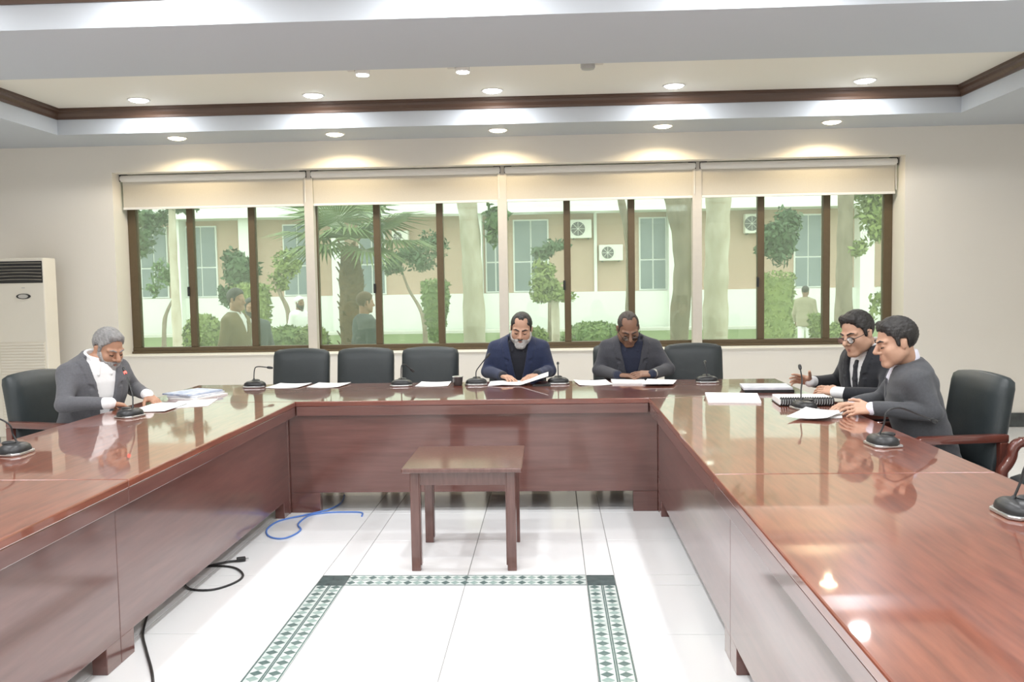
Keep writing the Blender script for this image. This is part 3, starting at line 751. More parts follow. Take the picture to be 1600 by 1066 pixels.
# ------------------------------------------------------------------ cables on the floor
def cable(name, pts, rad, mt, label, cat='cable'):
    bm = bmesh.new(); P = smooth_path(pts, 6); c = P[0].copy(); c.z = 0
    tube(bm, [p - c for p in P], rad, 8)
    return props(finish(bm, name, mt, None, c, smooth=True, angle=50), label, cat)
z = 0.005
cable('network_cable', [(a, b, z + (0.006 if i in (13, 14) else 0)) for i, (a, b) in enumerate([(-1.248, 5.54), (-1.27, 5.63), (-1.38, 5.645), (-1.50, 5.63), (-1.60, 5.56), (-1.615, 5.361), (-1.561, 5.231), (-1.58, 5.095), (-1.634, 5.043), (-1.717, 5.097), (-1.775, 5.235), (-1.772, 5.40), (-1.72, 5.49), (-1.60, 5.58), (-1.50, 5.70), (-1.47, 5.90), (-1.50, 6.12)])], 0.0055, 'cable_blue', 'blue network cable looping on the floor under the head table')
cable('power_cable', [(-1.50, 3.08, z), (-1.537, 3.171, z), (-1.598, 3.287, z), (-1.70, 3.46, z), (-1.79, 3.62, z), (-1.86, 3.80, z), (-1.93, 4.0, z), (-1.96, 4.2, z)], 0.006, 'cable_black', 'black cable running out from under the left table arm')
plug = cable('coiled_power_cable', [(-1.725, 4.625, 0.008), (-1.80, 4.591, 0.008), (-1.888, 4.50, z), (-1.904, 4.334, z), (-1.827, 4.192, z), (-1.706, 4.173, z), (-1.63, 4.266, z), (-1.62, 4.382, z), (-1.70, 4.50, z), (-1.80, 4.54, z), (-1.92, 4.52, z), (-2.0, 4.45, z)], 0.006, 'cable_black', 'coiled black power cord with plug beside the left table arm')
bm = bmesh.new(); bx(bm, -0.018, 0.03, -0.014, 0.014, -0.004, 0.018, bevel=0.004)
pg = finish(bm, 'plug', 'cable_black', plug, (0.0, 0.005, 0.006)); pg.rotation_euler = (0, 0, 0.4)
for s in (-1, 1):
    bm = bmesh.new(); tube(bm, [(0.028, s * 0.007, 0.007), (0.046, s * 0.007, 0.007)], 0.0022, 6); finish(bm, 'prong', 'silver', pg)

# ------------------------------------------------------------------ people: distance-field bodies meshed with surface nets
class Field:
    def __init__(self, warp=None):
        self.ops = []; self.warp = warp
    def add(self, fn, c, r, k=0.01, mode='u'):
        self.ops.append((fn, np.asarray(c, np.float32), float(r), k, mode)); return self
    def evaluate(self, P, bc, br):
        d = np.full(P.shape[:2], 0.5, np.float32)
        for fn, c, r, k, mode in self.ops:
            sel = np.linalg.norm(bc - c, axis=1) < r + br + k + 0.012
            if mode == 'o':
                d = d - k; continue
            if mode == 'i':
                d[~sel] = 0.5
            if not sel.any(): continue
            v = fn(P[sel]).astype(np.float32); a = d[sel]
            if mode == 'u':
                h = np.clip(0.5 + 0.5 * (a - v) / k, 0, 1); d[sel] = a * (1 - h) + v * h - k * h * (1 - h)
            else:
                if mode == 's': v = -v
                h = np.clip(0.5 - 0.5 * (a - v) / k, 0, 1); d[sel] = a * (1 - h) + v * h + k * h * (1 - h)
        if self.warp: d = d + self.warp(P)
        return d
    def mesh(self, h):
        N = 12; B = N * h
        us = [(c, r) for fn, c, r, k, m_ in self.ops if m_ == 'u']
        lo = np.min([c - r for c, r in us], axis=0) - 2 * h; hi = np.max([c + r for c, r in us], axis=0) + 2 * h
        nb = np.ceil((hi - lo) / B).astype(int)
        ijk = np.stack(np.meshgrid(*[np.arange(n) for n in nb], indexing='ij'), -1).reshape(-1, 3)
        bc = lo + (ijk + 0.5) * B
        near = np.zeros(len(bc), bool)
        hd = B * 0.5 * math.sqrt(3) + h
        for c, r in us: near |= np.linalg.norm(bc - c, axis=1) < r + hd
        ijk, bc = ijk[near], bc[near].astype(np.float32)
        d0 = self.evaluate(bc[:, None, :], bc, hd)[:, 0]
        keep = np.abs(d0) < hd * 1.5 + 0.01
        ijk, bc = ijk[keep], bc[keep]
        S = N + 2
        g = np.stack(np.meshgrid(*[np.arange(S)] * 3, indexing='ij'), -1).reshape(-1, 3)
        base = ijk * N
        V = []; IDS = []; Q = []
        GN = nb * N + 4
        def gid(c): return (c[..., 0] * GN[1] + c[..., 1]) * GN[2] + c[..., 2]
        for s0 in range(0, len(ijk), 200):
            bs = base[s0:s0 + 200]; b_c = bc[s0:s0 + 200]
            P = (lo + (bs[:, None, :] + g[None]) * h).astype(np.float32)
            D = self.evaluate(P, b_c, hd + h).reshape(-1, S, S, S)
            ins = D < 0
            C = N + 1
            cnt = np.zeros((len(bs), C, C, C), np.int8)
            for a in (0, 1):
                for b in (0, 1):
                    for c in (0, 1): cnt += ins[:, a:a + C, b:b + C, c:c + C]
            act = (cnt > 0) & (cnt < 8)
            n_, i_, j_, k_ = np.nonzero(act)
            if len(n_) == 0: continue
            acc = np.zeros((len(n_), 3), np.float32); num = np.zeros(len(n_), np.float32)
            crn = [(a, b, c) for a in (0, 1) for b in (0, 1) for c in (0, 1)]
            val = {c: D[n_, i_ + c[0], j_ + c[1], k_ + c[2]] for c in crn}
            for a in crn:
                for ax in range(3):
                    if a[ax] == 0:
                        b = list(a); b[ax] = 1; b = tuple(b)
                        va, vb = val[a], val[b]; cr = (va < 0) != (vb < 0)
                        t = np.where(cr, va / np.where(va == vb, 1, va - vb), 0)
                        p = np.array(a, np.float32)[None].repeat(len(n_), 0); p[:, ax] += t
                        acc += p * cr[:, None]; num += cr
            cell = bs[n_] + np.stack((i_, j_, k_), -1)
            V.append(lo + (cell + acc / num[:, None]) * h); IDS.append(gid(cell))
            for ax in range(3):
                o1, o2 = (ax + 1) % 3, (ax + 2) % 3
                sl0 = [slice(None)] * 4; sl1 = [slice(None)] * 4
                sl0[ax + 1] = slice(0, N); sl1[ax + 1] = slice(1, N + 1)
                for o in (o1, o2): sl0[o + 1] = slice(1, N + 1); sl1[o + 1] = slice(1, N + 1)
                A, Bv = ins[tuple(sl0)], ins[tuple(sl1)]
                n2, *e = np.nonzero(A != Bv)
                if len(n2) == 0: continue
                e = np.stack(e, -1); e[:, o1] += 1; e[:, o2] += 1
                c00 = bs[n2] + e
                sgn = A[A != Bv]
                def off(a, b):
                    q = c00.copy(); q[:, o1] -= a; q[:, o2] -= b; return gid(q)
                q = np.stack((off(1, 1), off(0, 1), off(0, 0), off(1, 0)), -1)
                q[~sgn] = q[~sgn][:, ::-1]
                Q.append(q)
        V = np.concatenate(V); IDS = np.concatenate(IDS); Q = np.concatenate(Q)
        uid, first = np.unique(IDS, return_index=True)
        pos = np.searchsorted(uid, Q); pos = np.clip(pos, 0, len(uid) - 1)
        ok = (uid[pos] == Q).all(1)
        return V[first], pos[ok]

def mesh_object(field, h, name, mt, parent, origin):
    V, Qd = field.mesh(h)
    if parent is None: V = V - np.asarray(origin)
    else: V = V - np.asarray(origin)
    me = bpy.data.meshes.new(name)
    me.vertices.add(len(V)); me.vertices.foreach_set('co', V.astype(np.float32).ravel())
    me.loops.add(Qd.size); me.loops.foreach_set('vertex_index', Qd.astype(np.int32).ravel())
    me.polygons.add(len(Qd)); me.polygons.foreach_set('loop_start', np.arange(0, Qd.size, 4, dtype=np.int32))
    me.polygons.foreach_set('loop_total', np.full(len(Qd), 4, np.int32))
    me.polygons.foreach_set('use_smooth', np.ones(len(Qd), bool))
    me.update(); me.validate()
    me.materials.append(MATS[mt])
    return link(name, me, parent)

A_ = lambda *v: np.array(v, np.float32)
def cone(F, a, b, ra, rb, k=0.01, mode='u'):
    a, b = A_(*a), A_(*b); ba = b - a; L2 = float(ba @ ba) + 1e-9
    def fn(P):
        q = P - a; t = np.clip(q @ ba / L2, 0, 1)
        return np.linalg.norm(q - t[..., None] * ba, axis=-1) - (ra + (rb - ra) * t)
    F.add(fn, (a + b) / 2, np.linalg.norm(ba) / 2 + max(ra, rb), k, mode)
def ell(F, c, r, M=None, k=0.01, mode='u'):
    c, r = A_(*c), A_(*r)
    M = np.eye(3, dtype=np.float32) if M is None else np.asarray(M, np.float32)
    def fn(P):
        q = (P - c) @ M.T
        k0 = np.linalg.norm(q / r, axis=-1); k1 = np.linalg.norm(q / (r * r), axis=-1)
        return k0 * (k0 - 1) / np.maximum(k1, 1e-6)
    F.add(fn, c, float(r.max()), k, mode)

class Head:
    """local axes: x right, y forward, z up"""
    def __init__(s, c, fwd, pitch, roll=0.0, scale=1.0):
        f = Vector((fwd[0], fwd[1], 0)).normalized(); z = Vector((0, 0, 1)); r = f.cross(z)
        cp, sp = math.cos(pitch), math.sin(pitch)
        F_, U_ = f * cp - z * sp, z * cp + f * sp
        cr, sr = math.cos(roll), math.sin(roll)
        R_, U2 = r * cr + U_ * sr, U_ * cr - r * sr
        s.M = np.array([R_, F_, U2], np.float32); s.c = A_(*c); s.s = scale
    def w(s, x, y, z): return s.c + s.s * (x * s.M[0] + y * s.M[1] + z * s.M[2])
    def cone(s, F, a, b, ra, rb, k=0.01, mode='u'): cone(F, s.w(*a), s.w(*b), ra * s.s, rb * s.s, k, mode)
    def ell(s, F, c, r, k=0.01, mode='u'): ell(F, s.w(*c), [v * s.s for v in r], s.M, k, mode)
    def loc(s, P): return ((P - s.c) @ s.M.T) / s.s

def head_skin(F, hd, nose=1.0, jowl=0.0, ears=True):
    E, C = hd.ell, hd.cone
    E(F, (0, -0.012, 0.038), (0.074, 0.095, 0.083), 0.02)
    E(F, (0, 0.028, -0.030), (0.063 + jowl * 0.5, 0.064, 0.078), 0.03)
    for s in (-1, 1):
        C(F, (s * 0.054, 0.0, -0.052), (s * 0.018, 0.066, -0.098), 0.020 + jowl, 0.019, 0.025)
        E(F, (s * 0.043, 0.062, -0.026), (0.018, 0.016, 0.018), 0.025)
        E(F, (s * 0.047, 0.030, -0.048), (0.017, 0.036, 0.036), 0.03)
        C(F, (s * 0.014, 0.089, 0.022), (s * 0.052, 0.070, 0.022), 0.008, 0.008, 0.015)
    C(F, (-0.012, 0.078, -0.099), (0.012, 0.078, -0.099), 0.016, 0.016, 0.02)
    for s in (-1, 1):
        E(F, (s * 0.032, 0.095, 0.001), (0.019, 0.014, 0.011), 0.010, 's')
        E(F, (s * 0.032, 0.074, 0.001), (0.0165, 0.0155, 0.0125), 0.004)
        if ears:
            E(F, (s * 0.075, -0.008, -0.006), (0.008, 0.018, 0.029), 0.006)
            C(F, (s * 0.082, -0.021, 0.012), (s * 0.082, -0.013, -0.022), 0.005, 0.0045, 0.004)
        E(F, (s * 0.014 * nose, 0.098, -0.034), (0.010, 0.011, 0.008), 0.006)
    C(F, (0, 0.088, 0.014), (0, 0.112 + 0.004 * nose, -0.026), 0.0085, 0.0125 * nose, 0.010)
    C(F, (0, 0.108, -0.030), (0, 0.094, -0.036), 0.010, 0.007, 0.006)
    E(F, (0, 0.083, -0.066), (0.030, 0.014, 0.020), 0.015)

def lips(F, hd):
    for z, r in ((-0.0625, 0.0042), (-0.0715, 0.0052)):
        hd.cone(F, (-0.020, 0.0875, -0.066), (0, 0.0965, z), 0.002, r, 0.004); hd.cone(F, (0.020, 0.0875, -0.066), (0, 0.0965, z), 0.002, r, 0.004)

def brows(F, hd, r=0.0042):
    for s in (-1, 1):
        hd.cone(F, (s * 0.014, 0.0965, 0.022), (s * 0.036, 0.0905, 0.029), r, r, 0.004)
        hd.cone(F, (s * 0.036, 0.0905, 0.029), (s * 0.055, 0.073, 0.022), r, r * 0.5, 0.004)

def lash_line(F, hd):
    for s in (-1, 1):
        hd.cone(F, (s * 0.019, 0.0855, -0.0045), (s * 0.032, 0.0905, -0.0075), 0.0018, 0.003, 0.002)
        hd.cone(F, (s * 0.032, 0.0905, -0.0075), (s * 0.046, 0.083, -0.004), 0.003, 0.002, 0.002)

def hair_cap(F, hd, t=0.008, front=0.0, low=0.0, top=0.0, recede=0.0, bald=0.0, side=0.0, sweep=0.0, jowl=0.0):
    """shell over the skull: t thickness, front raises the hairline, top adds height, sweep lifts the fringe"""
    head_skin(F, hd, 1.0, jowl, ears=False)
    F.add(None, hd.c, 9, t * hd.s, 'o')
    if top: hd.ell(F, (0, -0.004, 0.060 + top), (0.066 + side, 0.085, 0.068), 0.02)
    if sweep:
        hd.cone(F, (-0.040, 0.050, 0.098), (0.035, 0.054, 0.106), 0.018 * sweep, 0.020 * sweep, 0.02)
    def cut(P):
        q = hd.loc(P)
        x, y, z = np.abs(q[..., 0]), q[..., 1], q[..., 2]
        # hairline height by depth: high over the forehead, dropping behind the temple, round the ear to the nape
        line = np.interp(y, [-0.12, -0.055, -0.036, -0.030, 0.004, 0.008, 0.024, 0.028, 0.050, 0.072, 0.12],
                         [-0.070 - low, -0.062 - low, -0.035 - low, 0.022, 0.026, -0.018, -0.012, 0.030, 0.052, 0.080 + front, 0.088 + front])
        wave = 0.0025 * np.sin(q[..., 0] * 260) + 0.002 * np.sin(q[..., 1] * 310 + 1)
        d = (line - z + wave) * 0.55
        return d * hd.s
    F.add(cut, hd.c, 0.3, 0.011, 'i')
    if recede:
        for s in (-1, 1): hd.ell(F, (s * 0.040, 0.085, 0.100), (0.028, 0.060 * recede, 0.04), 0.006, 's')
        hd.ell(F, (0, 0.10, 0.095), (0.050, 0.050 * recede, 0.04), 0.006, 's')
    if bald: hd.ell(F, (0, 0.040, 0.130), (0.050 * bald, 0.095, 0.050), 0.008, 's')
    K = [(300, 60, 120), (-210, 150, 200), (120, 40, -420)]
    def tuft(P):
        q = hd.loc(P); s = np.zeros(P.shape[:2], np.float32)
        for a in K: s += np.sin(q @ np.array(a, np.float32))
        return s * 0.0009
    F.warp = tuft

def beard(F, hd, t=0.006, jowl=0.0, drop=0.0):
    head_skin(F, hd, 0.6, jowl, ears=False)
    F.add(None, hd.c, 9, t * hd.s, 'o')
    def cut(P):
        q = hd.loc(P); x, y, z = np.abs(q[..., 0]), q[..., 1], q[..., 2]
        line = np.interp(y, [-0.02, -0.004, 0.008, 0.034, 0.055, 0.074, 0.088, 0.12], [-0.09, -0.050, 0.000, -0.006, -0.030, -0.052, -0.049, -0.046]) - drop * np.clip(1 - np.abs(y - 0.04) / 0.05, 0, 1)
        d = np.maximum((z - line) * 0.6, (-0.012 - y))
        return d * hd.s
    F.add(cut, hd.c, 0.3, 0.005, 'i')
    hd.ell(F, (0, 0.108, -0.067), (0.020, 0.032, 0.0065), 0.004, 's')
    moustache(F, hd)
    hd.cone(F, (-0.012, 0.080, -0.112), (0.012, 0.080, -0.112), 0.014 + t, 0.014 + t, 0.02)
    F.warp = lambda P: (np.sin(P @ A_(420, 130, 300)) + np.sin(P @ A_(-260, 390, 210))).astype(np.float32) * 0.0008
def moustache(F, hd, grow=0.0):
    for s in (-1, 1): hd.cone(F, (s * 0.004, 0.0990, -0.049), (s * 0.028, 0.0885, -0.062), 0.0062 + grow, 0.0045 + grow, 0.005)

def hand(F, wrist, d, up, right, curl=(0.5, 0.5, 0.5, 0.5), thumb=0.3, sc=1.0, spread=0.06):
    f = Vector(d).normalized(); u = Vector(up); u = (u - f * u.dot(f)).normalized(); rt = f.cross(u)
    t = rt * (-1 if right else 1)
    W = Vector(wrist)
    def pt(a, b, c): return W + (f * a + t * b + u * c) * sc
    for b in (-0.024, -0.008, 0.010, 0.026):
        cone(F, pt(0.012, b * 0.7, 0), pt(0.083, b, 0.002), 0.015 * sc, 0.0125 * sc, 0.008)
    cone(F, pt(0.010, 0.012, -0.008), pt(0.05, 0.030, -0.010), 0.017 * sc, 0.014 * sc, 0.01)
    for i, (b, L, r) in enumerate(((0.029, (0.043, 0.026, 0.020), 0.0088), (0.0095, (0.047, 0.030, 0.021), 0.0090), (-0.0105, (0.043, 0.027, 0.020), 0.0086), (-0.029, (0.034, 0.021, 0.017), 0.0078))):
        p = pt(0.086, b, 0.001); a = 0.0
        sp = spread * (1.5 - i)
        for j, l in enumerate(L):
            a += curl[i] * (0.8, 1.0, 0.8)[j]
            dr = (f * math.cos(a) - u * math.sin(a) + t * sp * math.cos(a)).normalized()
            q = p + dr * l * sc
            cone(F, p, q, r * sc * (1 - 0.06 * j), r * sc * (0.94 - 0.08 * j), 0.004); p = q
    p = pt(0.030, 0.034, -0.008); a = 0.0
    for j, l in enumerate((0.040, 0.031, 0.024)):
        a += thumb * (0.4, 0.8, 0.6)[j]
        dr = (f * (0.62 + 0.3 * a) + t * (0.72 - 0.7 * a) - u * (0.25 + 0.35 * a)).normalized()
        q = p + dr * l * sc
        cone(F, p, q, 0.0108 * sc * (1 - 0.06 * j), 0.0103 * sc * (1 - 0.08 * j), 0.006); p = q

class Torso:
    def __init__(s, hip, fwd, lean, scale=1.0, side=0.0):
        f = Vector((fwd[0], fwd[1], 0)).normalized(); z = Vector((0, 0, 1)); r = f.cross(z)
        U_ = (z * math.cos(lean) + f * math.sin(lean)); F_ = f * math.cos(lean) - z * math.sin(lean)
        U2 = U_ * math.cos(side) + r * math.sin(side); R2 = r * math.cos(side) - U_ * math.sin(side)
        s.M = np.array([R2, F_, U2], np.float32); s.o = A_(*hip); s.s = scale
    def w(s, x, y, z): return s.o + s.s * (x * s.M[0] + y * s.M[1] + z * s.M[2])
    def loc(s, P): return ((P - s.o) @ s.M.T) / s.s

TZ = np.array([-0.14, -0.08, 0.05, 0.20, 0.34, 0.43, 0.49, 0.53, 0.56, 0.585])
TA = np.array([0.150, 0.172, 0.180, 0.172, 0.188, 0.196, 0.180, 0.135, 0.085, 0.055])
TB = np.array([0.105, 0.125, 0.128, 0.120, 0.122, 0.115, 0.100, 0.082, 0.066, 0.050])
TYO = np.array([0.0, 0.0, 0.0, 0.008, 0.006, -0.004, -0.012, -0.016, -0.016, -0.016])
def torso(F, T, off, z0=-0.14, z1=0.585, k=0.02, girth=1.0, lapel=None, belly=0.0, mode='u'):
    def fn(P):
        q = T.loc(P); x, y, z = q[..., 0], q[..., 1], q[..., 2]
        a = np.interp(z, TZ, TA) * girth; b = np.interp(z, TZ, TB) * girth + belly * np.exp(-((z - 0.1) / 0.13) ** 2)
        y = y - np.interp(z, TZ, TYO)
        p = 2.3
        n = (np.abs(x / a) ** p + np.abs(y / b) ** p) ** (1 / p)
        d = (n - 1) * np.minimum(a, b) - off
        if lapel:
            zb, wtop, lw = lapel
            w = np.clip((z - zb) / (0.50 - zb), 0, 1.2) * wtop
            band = (np.abs(x) - w) / lw
            inb = np.clip(1 - np.abs(band - 0.5) * 2, 0, 1) > 0
            notch = (z > 0.395) & (z < 0.41 + 0.02 * band) & (band > 0.45)
            d = d - np.where(inb & (y > 0.02) & (z > zb) & ~notch, 0.007, 0)
        d = np.maximum(np.maximum(d, z0 - z), z - z1)
        return d * T.s * 0.9
    c = T.w(0, 0, (z0 + z1) / 2)
    F.add(fn, c, ((z1 - z0) / 2 + 0.16) * T.s, k, mode)

def opening(F, T, zb, wtop, bottom=None):
    """V of an open jacket, cut from the front"""
    def fn(P):
        q = T.loc(P); x, y, z = np.abs(q[..., 0]), q[..., 1], q[..., 2]
        w = np.clip((z - zb) / (0.50 - zb), 0, 1.25) * wtop
        if bottom: w = w + np.clip((zb - z) / 0.2, 0, 1) * bottom
        d = np.maximum(x - w, -(y - 0.0))
        d = np.maximum(d, (zb - z) if not bottom else -1.0)
        return d * T.s
    F.add(fn, T.w(0, 0.05, 0.35), 0.6, 0.004, 's')

def folds(amp, seed):
    g = np.random.default_rng(seed); K = g.normal(size=(5, 3)) * A_(22, 22, 30); ph = g.uniform(0, 6.28, 5)
    def fn(P):
        s = np.zeros(P.shape[:2], np.float32)
        for k_, p_ in zip(K.astype(np.float32), ph): s += np.sin(P @ k_ + p_)
        return s * (amp / 2.2)
    return fn

def person(label, hip, fwd, lean, head, neck_k=0.0, arms=None, look=None, seat=True, group=None, res=0.0047, cres=0.0068, tscale=1.0, side=0.0):
    """head = dict(c, fwd, pitch, roll, scale); arms = {'r': (elbow, wrist, hand kwargs), 'l': ...}"""
    lk = dict(skin='skin_tan', lip='lip', girth=1.0, belly=0.0, sleeve=1.0); lk.update(look or {})
    T = Torso(hip, fwd, lean, tscale, side); hd = Head(head['c'], head['fwd'], head.get('pitch', 0), head.get('roll', 0), head.get('scale', 1.0))
    origin = (hip[0], hip[1], 0.0 if seat else lk.get('ground', 0.0))
    f = Vector((fwd[0], fwd[1], 0)).normalized(); rt = f.cross(Vector((0, 0, 1)))
    B = Field(); head_skin(B, hd, lk.get('nose', 1.0), lk.get('jowl', 0.0))
    nb = T.w(0, -0.015, 0.52)
    cone(B, hd.w(0, -0.020, -0.045), nb, 0.052 * hd.s + lk.get('jowl', 0), 0.062, 0.025)
    torso(B, T, -0.030, z1=0.56, girth=lk['girth'])
    sh = {'r': T.w(0.180, -0.008, 0.458), 'l': T.w(-0.180, -0.008, 0.458)}
    for s in 'rl':
        el, wr, hk = arms[s]; el, wr = A_(*el), A_(*wr)
        cone(B, sh[s], el, 0.045, 0.038, 0.03); cone(B, el, wr, 0.036, 0.026, 0.02)
        d = hk.pop('d', None)
        hand(B, wr, d if d is not None else (wr - el), hk.pop('up', (0, 0, 1)), s == 'r', **hk)
    # legs
    legs = []
    for s in (-1, 1):
        if seat:
            h0 = Vector(hip) + rt * (0.09 * s) + Vector((0, 0, -0.0)); kn = h0 + f * 0.40 + rt * (0.05 * s); kn.z = 0.50
            an = kn + f * 0.03; an.z = 0.09
        else:
            gz = lk.get('ground', 0.0); h0 = Vector(hip) + rt * (0.085 * s); kn = h0 + f * 0.03 * s; kn.z = gz + 0.48; an = kn - f * 0.03; an.z = gz + 0.09
        legs.append((h0, kn, an)); cone(B, h0, kn, 0.062, 0.05, 0.02); cone(B, kn, an, 0.045, 0.034, 0.01); cone(B, an, an + f * 0.12 - Vector((0, 0, 0.045)), 0.034, 0.028, 0.01)
    body = mesh_object(B, res, 'person', lk['skin'], None, origin)
    body.location = origin; props(body, label, 'person', group)
    def child(Fd, name, mt, h): return mesh_object(Fd, h, name, mt, body, origin)
    # hair and face
    if lk.get('hair'):
        F = Field(); hair_cap(F, hd, jowl=lk.get('jowl', 0.0), **lk.get('hair_kw', {})); child(F, 'hair', lk['hair'], res)
    if lk.get('beard'):
        F = Field(); beard(F, hd, lk.get('beard_t', 0.006), lk.get('jowl', 0.0), lk.get('beard_drop', 0.0)); child(F, 'beard', lk['beard'], res)
    if lk.get('moustache'):
        F = Field(); moustache(F, hd, 0.002); child(F, 'moustache', lk['moustache'], 0.003)
    if lk.get('face', True):
        F = Field(); brows(F, hd, lk.get('brow_r', 0.0042)); child(F, 'eyebrows', lk.get('brow', 'hair_black'), 0.0028)
        F = Field(); lash_line(F, hd); child(F, 'eyelashes', 'eye_dark', 0.002)
        F = Field(); lips(F, hd); child(F, 'lips', lk['lip'], 0.0025)
    # clothing
    g = lk['girth']
    if lk.get('shirt'):
        F = Field(); torso(F, T, lk.get('shirt_off', 0.006), z0=-0.06, z1=0.545, girth=g, belly=lk['belly'])
        if not lk.get('no_collar'):
            cr = lk.get('collar_r', 0.010); rr = lk.get('collar_rad', 0.063) + lk.get('jowl', 0)
            ring = [T.w(rr * math.sin(a), -0.014 - rr * math.cos(a), 0.576 + lk.get('collar_up', 0.0) + 0.012 * math.cos(a)) for a in np.linspace(-2.75, 2.75, 17)]
            for p, q in zip(ring, ring[1:]):
                for dz in (0.0, 0.016, 0.032): cone(F, p - T.M[2] * dz, q - T.M[2] * dz, cr, cr, 0.006)
            cw = lk.get('collar_w', 0.046)
            for s in (-1, 1):
                tip = T.w(s * cw, 0.102, 0.478)
                for u in (0.0, 0.35, 0.7, 1.0): cone(F, T.w(s * (0.018 + 0.036 * u), 0.050 - 0.022 * u, 0.548 + 0.012 * u), tip, cr, 0.006, 0.006)
        for s in 'rl':
            el, wr, _ = arms[s]; el, wr = A_(*el), A_(*wr); dv = (wr - el) / np.linalg.norm(wr - el)
            cone(F, wr - dv * 0.10, wr + dv * lk.get('cuff', 0.004), 0.035, 0.036, 0.004)
        torso_cut = lambda P: None
        child(F, 'shirt', lk['shirt'], cres * 0.85)
    if lk.get('jacket'):
        F = Field(folds(lk.get('fold', 0.0022), int(abs(hip[0]) * 100) + 3))
        off = lk.get('off', 0.020)
        torso(F, T, off, z0=-0.13, z1=lk.get('jtop', 0.572), girth=g, lapel=lk.get('lapel'), belly=lk['belly'])
        for s in 'rl':
            el, wr, _ = arms[s]; el, wr = A_(*el), A_(*wr); dv = (wr - el) / np.linalg.norm(wr - el)
            sl = lk['sleeve']
            cone(F, sh[s], el, 0.066 * sl, 0.049 * sl, 0.03); cone(F, el, wr - dv * lk.get('show_cuff', 0.022), 0.050 * sl, 0.040 * sl, 0.012)
            if not lk.get('soft'): cone(F, T.w((0.080 if s == 'r' else -0.080), -0.02, 0.508), T.w((0.192 if s == 'r' else -0.192), -0.012, 0.484), 0.056, 0.050, 0.02)
        cone(F, T.w(0, -0.012, 0.50), T.w(0, 0.0, 0.66), lk.get('neck_hole', 0.064) + lk.get('jowl', 0), 0.076 + lk.get('jowl', 0), 0.006, 's')
        if lk.get('lapel'):                                # jacket collar hugging the nape
            rr = 0.079 + lk.get('jowl', 0)
            ring = [T.w(rr * math.sin(a), -0.014 - rr * math.cos(a), 0.566 + 0.010 * math.cos(a)) for a in np.linspace(-1.9, 1.9, 13)]
            for p, q in zip(ring, ring[1:]):
                for dz in (0, 0.02, 0.04): cone(F, p - T.M[2] * dz, q - T.M[2] * dz, 0.010, 0.010, 0.008)
        if lk.get('open'): opening(F, T, *lk['open'])
        child(F, lk.get('jacket_name', 'jacket'), lk['jacket'], cres)
    if lk.get('tie'):
        F = Field()
        yy = lambda z: float(np.interp(z, TZ, TB) * g + np.interp(z, TZ, TYO) + 0.012 + lk['belly'] * math.exp(-((z - 0.1) / 0.13) ** 2))
        zs_ = [0.487, 0.46, 0.38, 0.26, 0.12]
        wd = [0.017, 0.013, 0.022, 0.030, 0.036]
        for i in range(4):
            for u in (-1, 0, 1): cone(F, T.w(u * wd[i] * 0.55, yy(zs_[i]) - (0.006 if i == 0 else 0), zs_[i]), T.w(u * wd[i + 1] * 0.55, yy(zs_[i + 1]), zs_[i + 1]), wd[i] * 0.45 if i == 0 else 0.008, 0.008, 0.01)
        child(F, 'tie', lk['tie'], 0.004)
    F = Field(); 
    for h0, kn, an in legs:
        cone(F, h0, kn, 0.088, 0.068, 0.03); cone(F, kn, an, 0.066, 0.052, 0.02)
    child(F, 'trousers', lk.get('trousers', 'trouser_dark'), 0.011)
    for h0, kn, an in legs:
        F = Field(); gz = origin[2]
        cone(F, (an.x - f.x * 0.03, an.y - f.y * 0.03, gz + 0.045), (an.x + f.x * 0.15, an.y + f.y * 0.15, gz + 0.038), 0.043, 0.036, 0.01)
        F.add(lambda P, gz=gz: gz - P[..., 2], (an.x, an.y, gz), 1.0, 0.004, 'i')
        child(F, 'shoe', 'black_plastic', 0.008)
    return body, hd, T, origin

def spectacles(body, hd, origin, mt='black_plastic', rim=0.0016, low=0.0):
    g = link('glasses', None, body)
    bm = bmesh.new(); W = lambda x, y, z: Vector(hd.w(x, y, z).tolist()) - Vector(origin)
    for s in (-1, 1):
        tube(bm, [W(s * 0.033 + 0.024 * math.cos(t), 0.108 - 0.010 * abs(math.cos(t) * s + 0.2), -0.006 - low + 0.017 * math.sin(t)) for t in np.linspace(0, 2 * math.pi, 21)], rim * 1.3, 6)
        tube(bm, [W(s * 0.057, 0.100, 0.0 - low), W(s * 0.079, 0.055, 0.004), W(s * 0.083, -0.004, 0.012)], rim, 6)
    tube(bm, [W(-0.010, 0.112, -0.003 - low), W(0, 0.116, -0.001 - low), W(0.010, 0.112, -0.003 - low)], rim, 6)
    me = finish(bm, 'spectacle_frame', mt, body)
    bpy.data.objects.remove(g)
    me.name = 'spectacles'
    for s in (-1, 1):
        bm = bmesh.new(); c = W(s * 0.033, 0.106, -0.006 - low)
        vv = [bm.verts.new(W(s * 0.033 + 0.023 * math.cos(t), 0.107, -0.006 - low + 0.016 * math.sin(t))) for t in np.linspace(0, 2 * math.pi, 16, endpoint=False)]
        bm.faces.new(vv); bmesh.ops.solidify(bm, geom=bm.faces[:], thickness=0.001)
        finish(bm, 'lens', 'lens_clear', me)

